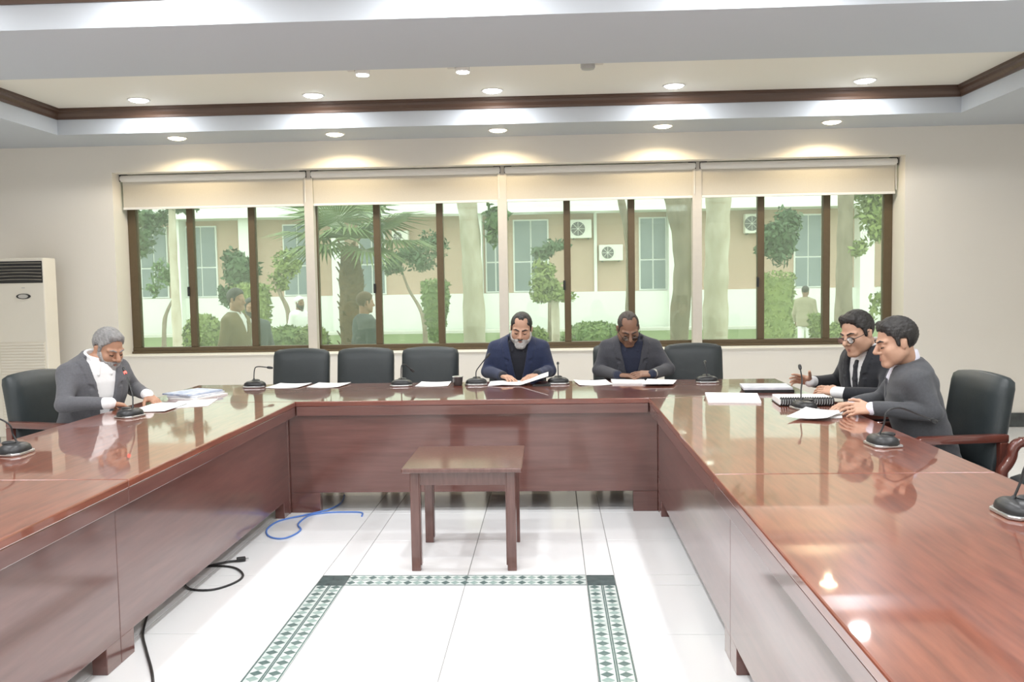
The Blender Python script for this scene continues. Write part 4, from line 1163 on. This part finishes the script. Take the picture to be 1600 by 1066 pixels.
def lens_material():
    m = bpy.data.materials.new('lens_clear'); m.use_nodes = True; nt = m.node_tree; N = nt.nodes; N.clear()
    out = N.new('ShaderNodeOutputMaterial'); tr = N.new('ShaderNodeBsdfTransparent'); gl = N.new('ShaderNodeBsdfGlossy'); gl.inputs['Roughness'].default_value = 0.02
    fr = N.new('ShaderNodeFresnel'); fr.inputs['IOR'].default_value = 1.6; mx = N.new('ShaderNodeMixShader')
    nt.links.new(fr.outputs[0], mx.inputs[0]); nt.links.new(tr.outputs[0], mx.inputs[1]); nt.links.new(gl.outputs[0], mx.inputs[2]); nt.links.new(mx.outputs[0], out.inputs['Surface'])
    MATS['lens_clear'] = m
lens_material()

# navy-suited man, reading at the head table
person('bearded man in a navy suit over a black shirt, reading at the head table', (-0.265, 7.06, 0.52), (0.03, -1), R(12),
       dict(c=(-0.235, 6.885, 1.143), fwd=(-0.05, -1), pitch=R(20), roll=R(4), scale=1.04),
       arms={'r': ((-0.515, 6.95, 0.80), (-0.375, 6.65, 0.795), dict(d=(0.55, -0.8, -0.1), curl=(0.3, 0.3, 0.35, 0.4))),
             'l': ((-0.015, 6.94, 0.80), (-0.11, 6.66, 0.800), dict(d=(-0.6, -0.7, -0.1), curl=(0.3, 0.3, 0.35, 0.4)))},
       look=dict(skin='skin_fair', hair='hair_black', hair_kw=dict(t=0.007, recede=0.9, front=0.006), beard='beard_white', beard_t=0.006, beard_drop=0.022, moustache='beard_dark', jacket='suit_navy', open=(0.14, 0.072), lapel=(0.14, 0.072, 0.055),
                 shirt='shirt_black', nose=1.1, girth=1.03, belly=0.02, brow_r=0.0045))
# charcoal-suited man with reading glasses
b_, h_, T_, o_ = person('balding man with glasses in a charcoal suit, head bowed at the head table', (0.63, 7.08, 0.52), (0.0, -1), R(15),
       dict(c=(0.605, 6.865, 1.135), fwd=(0.10, -1), pitch=R(34), roll=R(-3), scale=1.06),
       arms={'r': ((0.375, 6.92, 0.80), (0.50, 6.64, 0.792), dict(d=(0.9, -0.25, -0.05), curl=(0.25, 0.3, 0.3, 0.35))),
             'l': ((0.915, 6.86, 0.81), (0.765, 6.61, 0.800), dict(d=(-1, -0.06, 0.0), curl=(0.22, 0.25, 0.3, 0.35), up=(0, -0.45, 0.9)))},
       look=dict(skin='skin_brown', lip='lip_brown', hair='hair_thin', hair_kw=dict(t=0.004, recede=1.25, front=0.004), jacket='suit_charcoal', open=(0.10, 0.082), lapel=(0.10, 0.082, 0.055),
                 shirt='shirt_navy', nose=1.15, girth=1.06, belly=0.03, jowl=0.004))
spectacles(b_, h_, o_, 'black_plastic', low=0.012)
F = Field(); cone(F, (0.766, 6.612, 0.800), (0.780, 6.636, 0.801), 0.0365, 0.0375, 0.004); mesh_object(F, 0.004, 'wrist_watch', 'silver', b_, o_)
# grey-suited man on the left
fa = R(-28)
person('grey-bearded man in a grey suit writing at the left table arm', (-3.08, 5.60, 0.52), (math.cos(fa), math.sin(fa)), R(14),
       dict(c=(-2.915, 5.60, 1.118), fwd=(math.cos(R(-26)), math.sin(R(-26))), pitch=R(24), roll=R(0), scale=1.05),
       arms={'r': ((-3.02, 5.235, 0.80), (-2.755, 5.265, 0.800), dict(d=(0.75, 0.75, -0.25), curl=(0.35, 0.4, 0.45, 0.5), thumb=0.5)),
             'l': ((-2.885, 5.87, 0.82), (-2.665, 5.60, 0.81), dict(d=(0.75, -0.35, -0.45), curl=(0.25, 0.25, 0.28, 0.3)))},
       look=dict(skin='skin_tan', hair='hair_grey', hair_kw=dict(t=0.010, top=0.006, low=0.006, sweep=0.7, front=0.008), beard='beard_grey', beard_t=0.008, brow='hair_grey', jacket='suit_grey', open=(0.02, 0.085), lapel=(0.02, 0.085, 0.052),
                 shirt='shirt_white', cuff=0.012, show_cuff=0.045, nose=1.25, girth=1.02))
# black-suited man with tie on the right
fb = R(180 + 22)
b_, h_, T_, o_ = person('man with glasses in a black suit and tie gesturing at the right arm', (2.12, 5.66, 0.52), (math.cos(fb), math.sin(fb)), R(12),
       dict(c=(1.93, 5.575, 1.150), fwd=(math.cos(R(180 + 30)), math.sin(R(180 + 30))), pitch=R(16), roll=R(-4), scale=1.10),
       arms={'r': ((1.95, 6.00, 0.80), (1.70, 5.775, 0.825), dict(d=(-0.9, -0.30, 0.22), up=(0.1, 0.75, 0.5), curl=(0.12, 0.2, 0.3, 0.4), thumb=0.0)),
             'l': ((1.99, 5.27, 0.79), (1.752, 5.395, 0.800), dict(d=(-0.7, 0.75, 0.1), up=(-0.3, -0.5, 0.8), curl=(0.25, 0.3, 0.3, 0.35)))},
       look=dict(skin='skin_fair', hair='hair_black', hair_kw=dict(t=0.009, top=0.010, sweep=1.0, front=0.010), jacket='suit_black', open=(0.08, 0.066), lapel=(0.08, 0.066, 0.055), shirt='shirt_white', tie='tie_dark',
                 cuff=0.012, show_cuff=0.05, nose=1.1, girth=1.1, belly=0.03, jowl=0.006))
spectacles(b_, h_, o_, 'black_plastic', 0.0022, low=0.002)
# man in the grey sweater leaning in
fc = R(180 - 12)
person('dark-haired man in a grey sweater leaning over with papers, right side', (2.08, 4.83, 0.495), (math.cos(fc), math.sin(fc)), R(16),
       dict(c=(1.875, 4.815, 1.148), fwd=(math.cos(R(180 - 2)), math.sin(R(180 - 2))), pitch=R(14), roll=R(0), scale=1.06),
       arms={'r': ((1.90, 5.10, 0.80), (1.70, 4.95, 0.792), dict(d=(-0.9, -0.3, -0.05), curl=(0.3, 0.3, 0.35, 0.4))),
             'l': ((1.985, 4.60, 0.795), (1.715, 4.715, 0.800), dict(d=(-1, 0.15, -0.02), up=(-0.1, -0.75, 0.55), curl=(0.35, 0.45, 0.5, 0.55), thumb=0.4))},
       look=dict(skin='skin_fair', hair='hair_black', hair_kw=dict(t=0.010, top=0.003, low=0.010, front=-0.002, sweep=0.8), jacket='sweater_grey', jacket_name='sweater', soft=True, collar_up=0.012, open=(0.38, 0.055), off=0.018, shirt='shirt_lilac', collar_r=0.013, collar_w=0.060, shirt_off=0.004,
                 show_cuff=0.012, jtop=0.560, nose=0.95, neck_hole=0.068, fold=0.003, brow_r=0.0045))
# ------------------------------------------------------------------ outside: garden, building, trees, passers-by
GZ = -0.35
YB = 35.0; SB = YB / 38.4
def bxz(x, z): return x * SB, 1.5 + (z - 1.5) * SB        # measured at 38.4 m, brought to the facade plane
lawn = props(box('lawn', 'lawn', (-60, 60, 9.16, 80, GZ - 0.3, GZ)), 'green lawn outside the window', kind='structure')
props(box('garden_path', 'path', (-40, 40, 19.5, 25.5, GZ, GZ + 0.012)), 'pale paved path crossing the lawn outside', kind='structure')

bld = empty('office_building', (0, YB, GZ), 0, 'long pale pink and white single-storey building across the lawn', 'building')
def part(name, mt, x0, x1, y0, y1, z0, z1, parent=None, bev=0.0):
    return box(name, mt, (x0, x1, y0 - YB, y1 - YB, z0 - GZ, z1 - GZ), parent or bld, bev)
zp = bxz(0, 1.09)[1]; zf = bxz(0, 4.52)[1]
part('wall', 'bldg_pink', -40, 40, YB + 0.25, YB + 0.6, GZ, zf + 0.2)
part('white_plinth', 'bldg_white', -40, 40, YB - 0.05, YB + 0.25, GZ, zp)
part('fascia', 'bldg_white', -40, 40, YB - 1.0, YB + 0.7, zf, zf + 1.9)
part('upper_wall', 'bldg_pink', -40, 40, YB + 0.3, YB + 0.7, zf + 1.9, zf + 5.5)
part('upper_fascia', 'bldg_white', -40, 40, YB - 0.8, YB + 0.7, zf + 5.5, zf + 7.0)
part('kerb', 'path', -40, 40, YB - 2.0, YB - 1.2, GZ, GZ + 0.10)
for a, b in ((-22.0, -21.5), (-16.755, -16.30), (-13.65, -13.2), (-9.55, -9.13), (-3.4, -2.95), (5.11, 5.70), (13.2, 13.8), (17.5, 18.0)):
    part('column', 'bldg_white', a * SB, b * SB, YB - 0.45, YB + 0.26, GZ, zf)
for a, b in ((-20.4, -19.2), (-18.4, -17.15), (-16.30, -14.9), (-11.9, -10.6), (-8.5, -7.3), (-2.85, -1.95), (-1.62, -0.05), (3.90, 5.10), (10.6, 11.8), (14.6, 15.9)):
    x0, x1 = a * SB, b * SB; z0 = zp + 0.02; z1 = bxz(0, 4.30)[1]
    w = part('window', 'window_white', x0, x1, YB + 0.16, YB + 0.25, z0, z1)
    xm = (x0 + x1) / 2; zm = z0 + (z1 - z0) * 0.42; zt_ = z0 + (z1 - z0) * 0.72
    xc = [x0 + 0.06, xm - 0.03, xm + 0.03, x1 - 0.06]; zc = [z0 + 0.06, zm - 0.03, zm + 0.03, z1 - 0.06]
    for i in (0, 2):
        for j in (0, 2):
            part('pane', 'bldg_window', xc[i], xc[i + 1], YB + 0.12, YB + 0.165, zc[j], zc[j + 1], w)
part('drain_pipe', 'bldg_white', 1.93 * SB, 2.06 * SB, YB + 0.10, YB + 0.24, GZ, zf)

def outdoor_unit(x, z, w, h, label):
    x, z = bxz(x, z); w *= SB; h *= SB
    r = empty('outdoor_ac_unit', (x, YB + 0.02, z), 0, label, 'air conditioner', 'outdoor units on the facade')
    box('casing', 'outdoor_ac', (0, w, -0.18, 0.18, 0, h), r, 0.02)
    bm = bmesh.new(); prism(bm, [(w * 0.36 + h * 0.38 * math.cos(t), h / 2 + h * 0.38 * math.sin(t)) for t in np.linspace(0, 6.283, 24, endpoint=False)], -0.20, -0.175, 'y'); fg = finish(bm, 'fan_grille', 'fan_grille', r)
    for k in range(4):
        a = k * math.pi / 4; bm = bmesh.new(); c, s = math.cos(a) * h * 0.36, math.sin(a) * h * 0.36
        tube(bm, [(w * 0.36 - c, -0.203, h / 2 - s), (w * 0.36 + c, -0.203, h / 2 + s)], 0.008, 6); finish(bm, 'grille_bar', 'outdoor_ac', fg)
    for s in (0.15, 0.85): box('bracket', 'fan_grille', (w * s - 0.02, w * s + 0.02, -0.16, 0.24, -0.05, 0.0), r)
outdoor_unit(0.90, 3.43, 0.92, 0.80, 'upper white outdoor air-conditioning unit on the building, left of the pipe')
outdoor_unit(2.14, 2.43, 1.03, 0.69, 'lower white outdoor air-conditioning unit on the building, right of the pipe')
outdoor_unit(-6.93, 3.42, 0.72, 0.48, 'small white outdoor unit partly behind the palm leaves')
outdoor_unit(8.42, 3.50, 0.80, 0.83, 'white outdoor unit on the building near its right end')

# --- vegetation
def leaves(bm_v, bm_f, c, r, n, size, g, shell=0.55, squash=1.0):
    """n leaf quads scattered through an ellipsoid, denser near its skin"""
    d = g.normal(size=(n, 3)); d /= np.linalg.norm(d, axis=1)[:, None]
    rad = shell + (1 - shell) * g.random(n) ** 0.6
    p = np.asarray(c) + d * rad[:, None] * np.asarray(r)
    a = g.normal(size=(n, 3)); a /= np.linalg.norm(a, axis=1)[:, None]
    b = np.cross(a, d); b /= np.maximum(np.linalg.norm(b, axis=1), 1e-6)[:, None]
    s = size * (0.6 + 0.8 * g.random(n))[:, None]
    base = sum(len(v) for v in bm_v)
    q = np.stack((p - a * s, p - b * s * 0.45, p + a * s, p + b * s * 0.45), 1).reshape(-1, 3)
    bm_v.append(q); bm_f.append(base + np.arange(len(q)).reshape(-1, 4))
def leaf_mesh(name, mt, blobs, parent, seed, size=0.07, origin=(0, 0, 0)):
    g = np.random.default_rng(seed); V, F_ = [], []
    for c, r, n in blobs:
        c, r = np.asarray(c), np.asarray(r)
        for k in range(9):                                 # each crown is built of smaller clumps
            d = g.normal(size=3); d /= np.linalg.norm(d)
            leaves(V, F_, c + d * r * 0.72 * g.random() ** 0.5, r * g.uniform(0.30, 0.70), n // 9, size, g, 0.15)
    V = np.concatenate(V) - np.asarray(origin); Fq = np.concatenate(F_)
    me = bpy.data.meshes.new(name); me.from_pydata(V.tolist(), [], Fq.tolist()); me.materials.append(MATS[mt])
    return props(link(name, me, parent), kind='stuff')
def trunk(name, mt, pts, radii, parent, origin, seg=12):
    bm = bmesh.new(); P = smooth_path(pts, 4); n = len(P)
    rr = np.interp(np.linspace(0, 1, n), np.linspace(0, 1, len(radii)), radii)
    tube(bm, [p - Vector(origin) for p in P], [float(v) * (1 + 0.06 * math.sin(i * 1.7)) for i, v in enumerate(rr)], seg)
    return finish(bm, name, mt, parent, smooth=True)
def tree(name, label, mt_b, mt_l, path, radii, blobs, seed, size=0.09, cat='tree', group='trees outside'):
    """path: trunk centre line from the ground up; blobs: (centre, radii, leaves)"""
    o = Vector(path[0]); r = empty(name, o, 0, label, cat, group)
    trunk('trunk', mt_b, path, radii, r, o)
    if blobs: leaf_mesh('foliage', mt_l, blobs, r, seed, size, o)
    return r, o
# fan palm
Yp = 14.0; o = Vector((-3.201, Yp, GZ))
palm = empty('fan_palm', o, 0, 'fan palm with shaggy trunk outside the second window bay', 'tree', 'trees outside')
trunk('trunk', 'palm_bark', [o, Vector((-3.212, 14.0, 0.956)), Vector((-3.215, 14.0, 1.578)), Vector((-3.229, 14.0, 2.144))], [0.22, 0.21, 0.20, 0.14], palm, o)
g_ = random.Random(3)
crown = Vector((-3.236, 14.0, 2.278))
for k in range(70):                                        # old leaf bases up the trunk
    t = k / 70; a = k * 2.4; z = GZ + 0.5 + t * (crown.z - GZ - 0.5); rr = 0.20 - 0.05 * t
    xx = o.x + (crown.x - o.x) * t
    bm = bmesh.new(); c, s = math.cos(a), math.sin(a); L_ = g_.uniform(0.08, 0.15)
    prism(bm, [(-0.035, 0), (0.035, 0), (0.012, L_), (-0.012, L_)], -0.008, 0.008, 'y')
    for v in bm.verts:
        x, y, zz = v.co; out = rr + zz * 0.55 + y
        v.co = (xx - o.x + c * out - s * x, s * out + c * x, z - GZ + zz * 0.85)
    finish(bm, 'leaf_base', 'palm_bark', palm)
def fan_frond(parent, origin, tip_dir, stem, R_, droop, seed):
    g = random.Random(seed); d = Vector(tip_dir).normalized(); up = Vector((0, 0, 1)); side = d.cross(up).normalized(); nrm = side.cross(d)
    bm = bmesh.new(); c0 = Vector(origin); e = c0 + d * stem + Vector((0, 0, -droop * 0.3))
    tube(bm, [c0, (c0 + e) / 2 + Vector((0, 0, 0.05)), e], [0.022, 0.015, 0.01], 5)
    n = 30
    for i in range(n):
        a = (i / (n - 1) - 0.5) * 3.9; L_ = R_ * (1 - 0.12 * abs(a)) * g.uniform(0.88, 1.08)
        dr = d * math.cos(a) + side * math.sin(a)
        w = side * math.cos(a) - d * math.sin(a)
        p1 = e + dr * L_ * 0.55 + nrm * 0.03; p2 = e + dr * L_ + Vector((0, 0, -droop * (0.35 + 0.3 * g.random())))
        ww = 0.026
        a0, b0 = bm.verts.new(e + nrm * 0.004), None
        q = [bm.verts.new(p1 - w * ww), bm.verts.new(p2), bm.verts.new(p1 + w * ww), bm.verts.new(p1 + nrm * 0.012)]
        bm.faces.new((a0, q[0], q[3])); bm.faces.new((a0, q[3], q[2])); bm.faces.new((q[0], q[1], q[3])); bm.faces.new((q[3], q[1], q[2]))
    return finish(bm, 'frond', 'palm_leaf', parent)
for k, (dx, dy, dz, st, R_, dr) in enumerate(((-1, -0.2, 0.15, 0.45, 0.75, 0.25), (-0.8, 0.4, 0.55, 0.5, 0.8, 0.2), (-0.2, -0.7, 0.7, 0.45, 0.8, 0.3), (0.35, 0.3, 0.9, 0.5, 0.8, 0.1), (0.9, -0.3, 0.35, 0.5, 0.85, 0.25),
                                             (1, 0.3, 0.0, 0.6, 0.8, 0.3), (0.7, -0.6, -0.25, 0.4, 0.65, 0.3), (-0.55, -0.7, -0.1, 0.4, 0.7, 0.3), (0.2, -0.95, 0.2, 0.4, 0.7, 0.35), (-0.9, 0.2, -0.2, 0.4, 0.6, 0.3), (0.0, 0.5, 1.0, 0.5, 0.8, 0.1), (0.8, 0.2, 0.75, 0.6, 0.8, 0.2))):
    fan_frond(palm, crown - o, (dx, dy, dz), st * 1.1, R_ * 1.25, dr, k)

tree('thick_tree', 'thick pale-barked tree trunk outside the second window bay', 'bark_pale', 'leaf_green', [(-1.334, 15.0, -0.35), (-1.322, 15.0, 0.886), (-1.34, 15.0, 1.658), (-1.36, 15.0, 2.315), (-1.422, 15.0, 3.079), (-1.47, 15.0, 3.945)], [0.22, 0.19, 0.175, 0.17, 0.17, 0.15], [((-0.973, 15.04, 2.417), (0.198, 0.178, 0.286), 220), ((-0.914, 15.048, 2.688), (0.242, 0.218, 0.176), 150), ((-1.709, 15.198, 4.058), (0.991, 0.892, 0.551), 900)], 11, 0.09)
tree('leaning_tree', "dark leaning tree trunk outside the third window bay's right pane", 'bark', 'leaf_green', [(1.886, 13.0, -0.35), (1.905, 13.0, 0.922), (1.964, 13.0, 1.489), (1.984, 13.0, 1.959), (1.93, 13.0, 2.521), (1.821, 13.0, 3.082), (1.712, 13.0, 3.732)], [0.14, 0.14, 0.15, 0.17, 0.2, 0.24, 0.22], [((1.713, 13.172, 3.825), (0.859, 0.773, 0.477), 900)], 12, 0.09)
tree('slim_branch_tree', 'slim forked dark tree before the pink wall, third window bay', 'bark', 'leaf_green', [(1.529, 17.0, -0.35), (1.529, 17.0, 0.759), (1.549, 17.0, 1.626), (1.517, 17.0, 2.366), (1.4, 17.0, 2.981), (1.259, 17.0, 3.716)], [0.11, 0.09, 0.085, 0.08, 0.07, 0.06], [((1.262, 17.175, 4.08), (0.874, 0.786, 0.624), 500)], 13, 0.09)
tree('pale_tree', 'broad pale whitewashed tree trunk outside the fourth window bay', 'bark_pale', 'leaf_green', [(2.618, 14.0, -0.35), (2.618, 14.0, 0.869), (2.629, 14.0, 1.479), (2.65, 14.0, 2.186), (2.671, 14.0, 2.888), (2.722, 14.0, 3.684)], [0.21, 0.2, 0.19, 0.19, 0.2, 0.2], [((2.742, 14.185, 3.882), (0.925, 0.833, 0.514), 800)], 14, 0.09)
tree('far_tree', 'tree with light foliage at the far right of the window', 'bark', 'leaf_yellow', [(6.606, 20.0, -0.35), (6.606, 20.0, 0.557), (6.612, 20.0, 1.566), (6.619, 20.0, 2.426), (6.639, 20.0, 3.423), (6.659, 20.0, 4.413)], [0.24, 0.2, 0.18, 0.17, 0.17, 0.15], [((7.294, 20.094, 2.77), (0.47, 0.423, 0.587), 900), ((7.034, 20.147, 3.415), (0.734, 0.661, 0.352), 700), ((6.976, 20.088, 2.134), (0.441, 0.396, 0.264), 250), ((7.412, 20.053, 0.977), (0.264, 0.238, 0.411), 120)], 15, 0.08)
tree('lone_tree', 'thin tree trunk before the white column, first window bay', 'bark_pale', 'leaf_dark', [(-9.596, 22.0, -0.35), (-9.613, 22.0, 0.714), (-9.621, 22.0, 1.699), (-9.629, 22.0, 2.679), (-9.606, 22.0, 3.976)], [0.14, 0.12, 0.1, 0.1, 0.08], [((-10.187, 22.11, 3.259), (0.549, 0.494, 0.42), 420), ((-10.38, 22.065, 2.693), (0.323, 0.291, 0.42), 200), ((-9.504, 22.129, 3.65), (0.646, 0.581, 0.258), 250)], 16, 0.09)
tree('bare_sapling', 'small bare forked sapling at the left of the window', 'bark', 'leaf_green', [(-10.889, 24.0, -0.35), (-10.838, 24.0, 0.557), (-10.731, 24.0, 0.915), (-10.572, 24.0, 1.217), (-10.45, 24.0, 1.502)], [0.07, 0.06, 0.045, 0.035, 0.03], [((-10.907, 24.085, 1.903), (0.423, 0.381, 0.458), 350), ((-11.201, 24.049, 1.46), (0.247, 0.222, 0.282), 100)], 17, 0.07)
tree('round_tree', 'dense dark round tree in the first window bay', 'bark', 'leaf_dark', [(-8.738, 24.0, -0.35), (-8.738, 24.0, 0.616), (-8.729, 24.0, 1.331)], [0.16, 0.14, 0.12], [((-8.685, 24.12, 2.007), (0.599, 0.539, 0.634), 2600), ((-9.075, 24.063, 1.301), (0.317, 0.285, 0.423), 500), ((-8.418, 24.063, 1.415), (0.317, 0.285, 0.493), 500)], 18, 0.1)
tree('loose_tree', 'loose light-leaved small tree left of the palm', 'bark', 'leaf_yellow', [(-6.681, 22.0, -0.35), (-6.684, 22.0, 0.588), (-6.736, 22.0, 0.998), (-6.891, 22.0, 1.327), (-7.012, 22.0, 1.655)], [0.08, 0.07, 0.06, 0.05, 0.04], [((-6.637, 22.116, 1.974), (0.581, 0.523, 0.517), 700), ((-6.849, 22.071, 1.571), (0.355, 0.32, 0.291), 250)], 19, 0.07)
tree('airy_tree', 'airy grey-green small tree right of the palm', 'bark', 'leaf_dark', [(-3.63, 25.0, -0.35), (-3.651, 25.0, 0.406), (-3.788, 25.0, 0.869), (-4.055, 25.0, 1.334), (-4.229, 25.0, 1.797)], [0.08, 0.07, 0.05, 0.04, 0.03], [((-3.94, 25.169, 2.251), (0.844, 0.76, 0.587), 850), ((-3.285, 25.095, 2.605), (0.477, 0.43, 0.624), 400), ((-4.595, 25.081, 1.987), (0.404, 0.363, 0.33), 250)], 20, 0.08)
tree('clipped_tree', 'small clipped tree with bell-shaped crown behind the navy-suited man', 'bark_pale', 'leaf_yellow', [(0.111, 21.0, -0.35), (0.111, 21.0, 0.611), (0.103, 21.0, 1.15)], [0.11, 0.1, 0.09], [((-0.124, 21.105, 1.384), (0.524, 0.472, 0.401), 1500), ((-0.15, 21.056, 1.768), (0.278, 0.25, 0.308), 600), ((0.119, 21.123, 1.196), (0.617, 0.555, 0.216), 900)], 21, 0.07)
tree('bushy_tree', 'bushy dark tree before the pink wall, third bay left', 'bark', 'leaf_dark', [(-0.016, 28.0, -0.35), (-0.011, 28.0, 0.728), (0.044, 28.0, 1.751)], [0.1, 0.08, 0.07], [((0.117, 28.132, 2.606), (0.658, 0.592, 0.288), 600), ((-0.292, 28.09, 2.532), (0.452, 0.407, 0.288), 350)], 22, 0.09)
tree('shady_tree', 'shady dark tree inside the fourth window bay', 'bark', 'leaf_dark', [(6.806, 26.0, -0.35), (6.806, 26.0, 0.3), (6.802, 26.0, 1.429)], [0.13, 0.12, 0.1], [((6.667, 26.122, 2.779), (0.611, 0.55, 0.764), 2200), ((7.036, 26.084, 3.2), (0.42, 0.378, 0.42), 600), ((6.39, 26.069, 2.373), (0.344, 0.309, 0.305), 400)], 23, 0.1)

def shrub(name, label, xy, zb, H_, rx, mt, n, seed, kind='round', size=0.06):
    Y = xy[1]; o = Vector((xy[0], Y, GZ)); r = empty(name, o, 0, label, 'shrub', 'shrubs outside')
    g = np.random.default_rng(seed); V, F_ = [], []
    if kind == 'round':
        leaves(V, F_, (o.x, Y, zb + H_ * 0.5), (rx, rx * 0.9, H_ * 0.5), n, size, g, 0.75)
        core = (rx * 0.86, H_ * 0.43)
    else:
        m_ = 9
        for i in range(m_):
            t = (i + 0.5) / m_; rr = rx * (1.0 if kind == 'block' else 0.45 + 0.55 * min(1, t * 1.6))
            leaves(V, F_, (o.x, Y, zb + H_ * t), (rr, rr, H_ / m_ * 0.9), n // m_, size, g, 0.8)
    V = np.concatenate(V) - np.array(o); Fq = np.concatenate(F_)
    me = bpy.data.meshes.new('foliage'); me.from_pydata(V.tolist(), [], Fq.tolist()); me.materials.append(MATS[mt]); props(link('foliage', me, r), kind='stuff')
    bm = bmesh.new(); seg = 16; prof = []
    for i in range(9):
        t = i / 8
        if kind == 'round': rr = max(0.02, rx * 0.80 * math.sqrt(max(0, 1 - (2 * t - 1) ** 2)))
        elif kind == 'block': rr = rx * 0.86
        else: rr = rx * 0.86 * (0.45 + 0.55 * min(1, t * 1.6))
        prof.append((rr, zb - GZ + H_ * (0.06 + 0.88 * t)))
    lathe(bm, prof, seg); finish(bm, 'inner_growth', mt, r, smooth=True, angle=60)
    bm = bmesh.new(); tube(bm, [(0, 0, 0), (0, 0, zb - GZ + H_ * 0.2)], [0.05, 0.04], 7); finish(bm, 'stem', 'bark', r)
shrub('round_bush', 'round yellow-green bush low in the first window bay', (-6.476, 16), 0.201, 0.815, 0.388, 'leaf_yellow', 2600, 31, 'round', 0.06)
shrub('clipped_hedge', 'tall clipped bright green hedge block behind the brown-jacketed man', (-6.602, 19), 0.228, 1.331, 0.432, 'leaf_yellow', 3000, 32, 'block', 0.06)
shrub('flowering_shrub', 'low flowering shrub below the white-capped walker', (-3.99, 13), 0.428, 0.485, 0.344, 'leaf_hedge', 1800, 33, 'round', 0.06)
shrub('flowering_shrub', 'low flowering shrub below the post left of the palm', (-3.322, 12), 0.506, 0.465, 0.22, 'leaf_yellow', 1200, 34, 'round', 0.06)
shrub('topiary', 'dark topiary shrub tapering to its foot, right of the palm', (-2.646, 20), 0.251, 1.327, 0.338, 'leaf_hedge', 2600, 35, 'cone', 0.06)
shrub('yellow_shrub', "yellow-green shrub beside the navy-suited man's head", (-0.236, 14), 0.293, 0.495, 0.206, 'leaf_yellow', 900, 36, 'round', 0.06)
shrub('low_hedge', 'wide low hedge behind the space between the two men', (1.012, 20), -0.242, 0.853, 0.808, 'leaf_hedge', 2600, 37, 'round', 0.06)
shrub('tall_hedge', 'tall clipped hedge in the fourth window bay', (6.175, 24), -0.305, 1.949, 0.476, 'leaf_yellow', 3000, 38, 'block', 0.06)
shrub('small_topiary', "small yellow topiary at the fourth bay's mullion", (5.069, 17), 0.212, 0.593, 0.112, 'leaf_yellow', 700, 39, 'cone', 0.06)
shrub('corner_shrub', "yellow-green shrub in the window's lower right corner", (5.78, 18), -0.131, 0.719, 0.264, 'leaf_yellow', 1000, 40, 'round', 0.06)

# --- people outside
def walker(label, xy, z_top, facing, look):
    Y = xy[1]; top = Vector((xy[0], Y, z_top)); gz = GZ
    s = (top.z - gz) / 1.735
    hipz = gz + 0.90 * s
    f = Vector((math.cos(facing), math.sin(facing), 0)); rt = f.cross(Vector((0, 0, 1)))
    hip = Vector((top.x, Y, hipz))
    hc = Vector((top.x, Y, top.z - 0.125 * s)) + f * 0.03
    def j(a, b, c): return hip + rt * (a * s) + f * (b * s) + Vector((0, 0, c * s))
    look = dict(look); look['ground'] = gz
    return person(label, tuple(hip), (f.x, f.y), R(3), dict(c=tuple(hc), fwd=(f.x, f.y), pitch=R(look.pop('pitch', 6)), scale=1.02 * s),
           arms={'r': (tuple(j(0.26, -0.02, 0.17)), tuple(j(0.25, 0.10, -0.02)), dict(up=tuple(rt), curl=(0.3, 0.3, 0.3, 0.3))),
                 'l': (tuple(j(-0.26, -0.02, 0.17)), tuple(j(-0.25, 0.10, -0.02)), dict(up=tuple(-rt), curl=(0.3, 0.3, 0.3, 0.3)))},
           look=look, seat=False, res=0.009, cres=0.013, tscale=s, group='people outside the window')
walker('man in an olive-brown jacket standing just outside the first window bay', (-3.901, 10.6), 1.489, R(-12), {'skin': 'skin_tan', 'hair': 'hair_black', 'hair_kw': {'t': 0.012, 'top': 0.008}, 'jacket': 'jacket_olive', 'face': False, 'shirt': 'shirt_white', 'open': (0.3, 0.05)})
walker('bearded man half hidden behind the olive-jacketed man outside', (-4.011, 11.5), 1.365, R(-60), {'skin': 'skin_tan', 'hair': 'hair_black', 'hair_kw': {'t': 0.012}, 'beard': 'beard_dark', 'jacket': 'coat_slate', 'face': False, 'shirt': 'shirt_white', 'open': (0.1, 0.07)})
walker('man in white clothes and white cap walking outside, left of the palm', (-4.969, 17.0), 1.31, R(-30), {'skin': 'skin_brown', 'hair': 'shirt_white', 'hair_kw': {'t': 0.012, 'top': 0.01, 'front': 0.0}, 'jacket': 'shirt_white', 'trousers': 'shirt_white', 'face': False, 'beard': 'beard_dark'})
walker('person in a dark slate coat standing before the palm trunk outside', (-2.339, 10.8), 1.422, R(35), {'skin': 'skin_tan', 'hair': 'scarf_brown', 'hair_kw': {'t': 0.014, 'low': 0.03}, 'jacket': 'coat_slate', 'face': False})
walker('man in a tan waistcoat walking away outside the fourth bay', (5.89, 20.5), 1.332, R(60), {'skin': 'skin_brown', 'hair': 'hair_black', 'hair_kw': {'t': 0.01}, 'jacket': 'vest_tan', 'trousers': 'shirt_white', 'face': False})
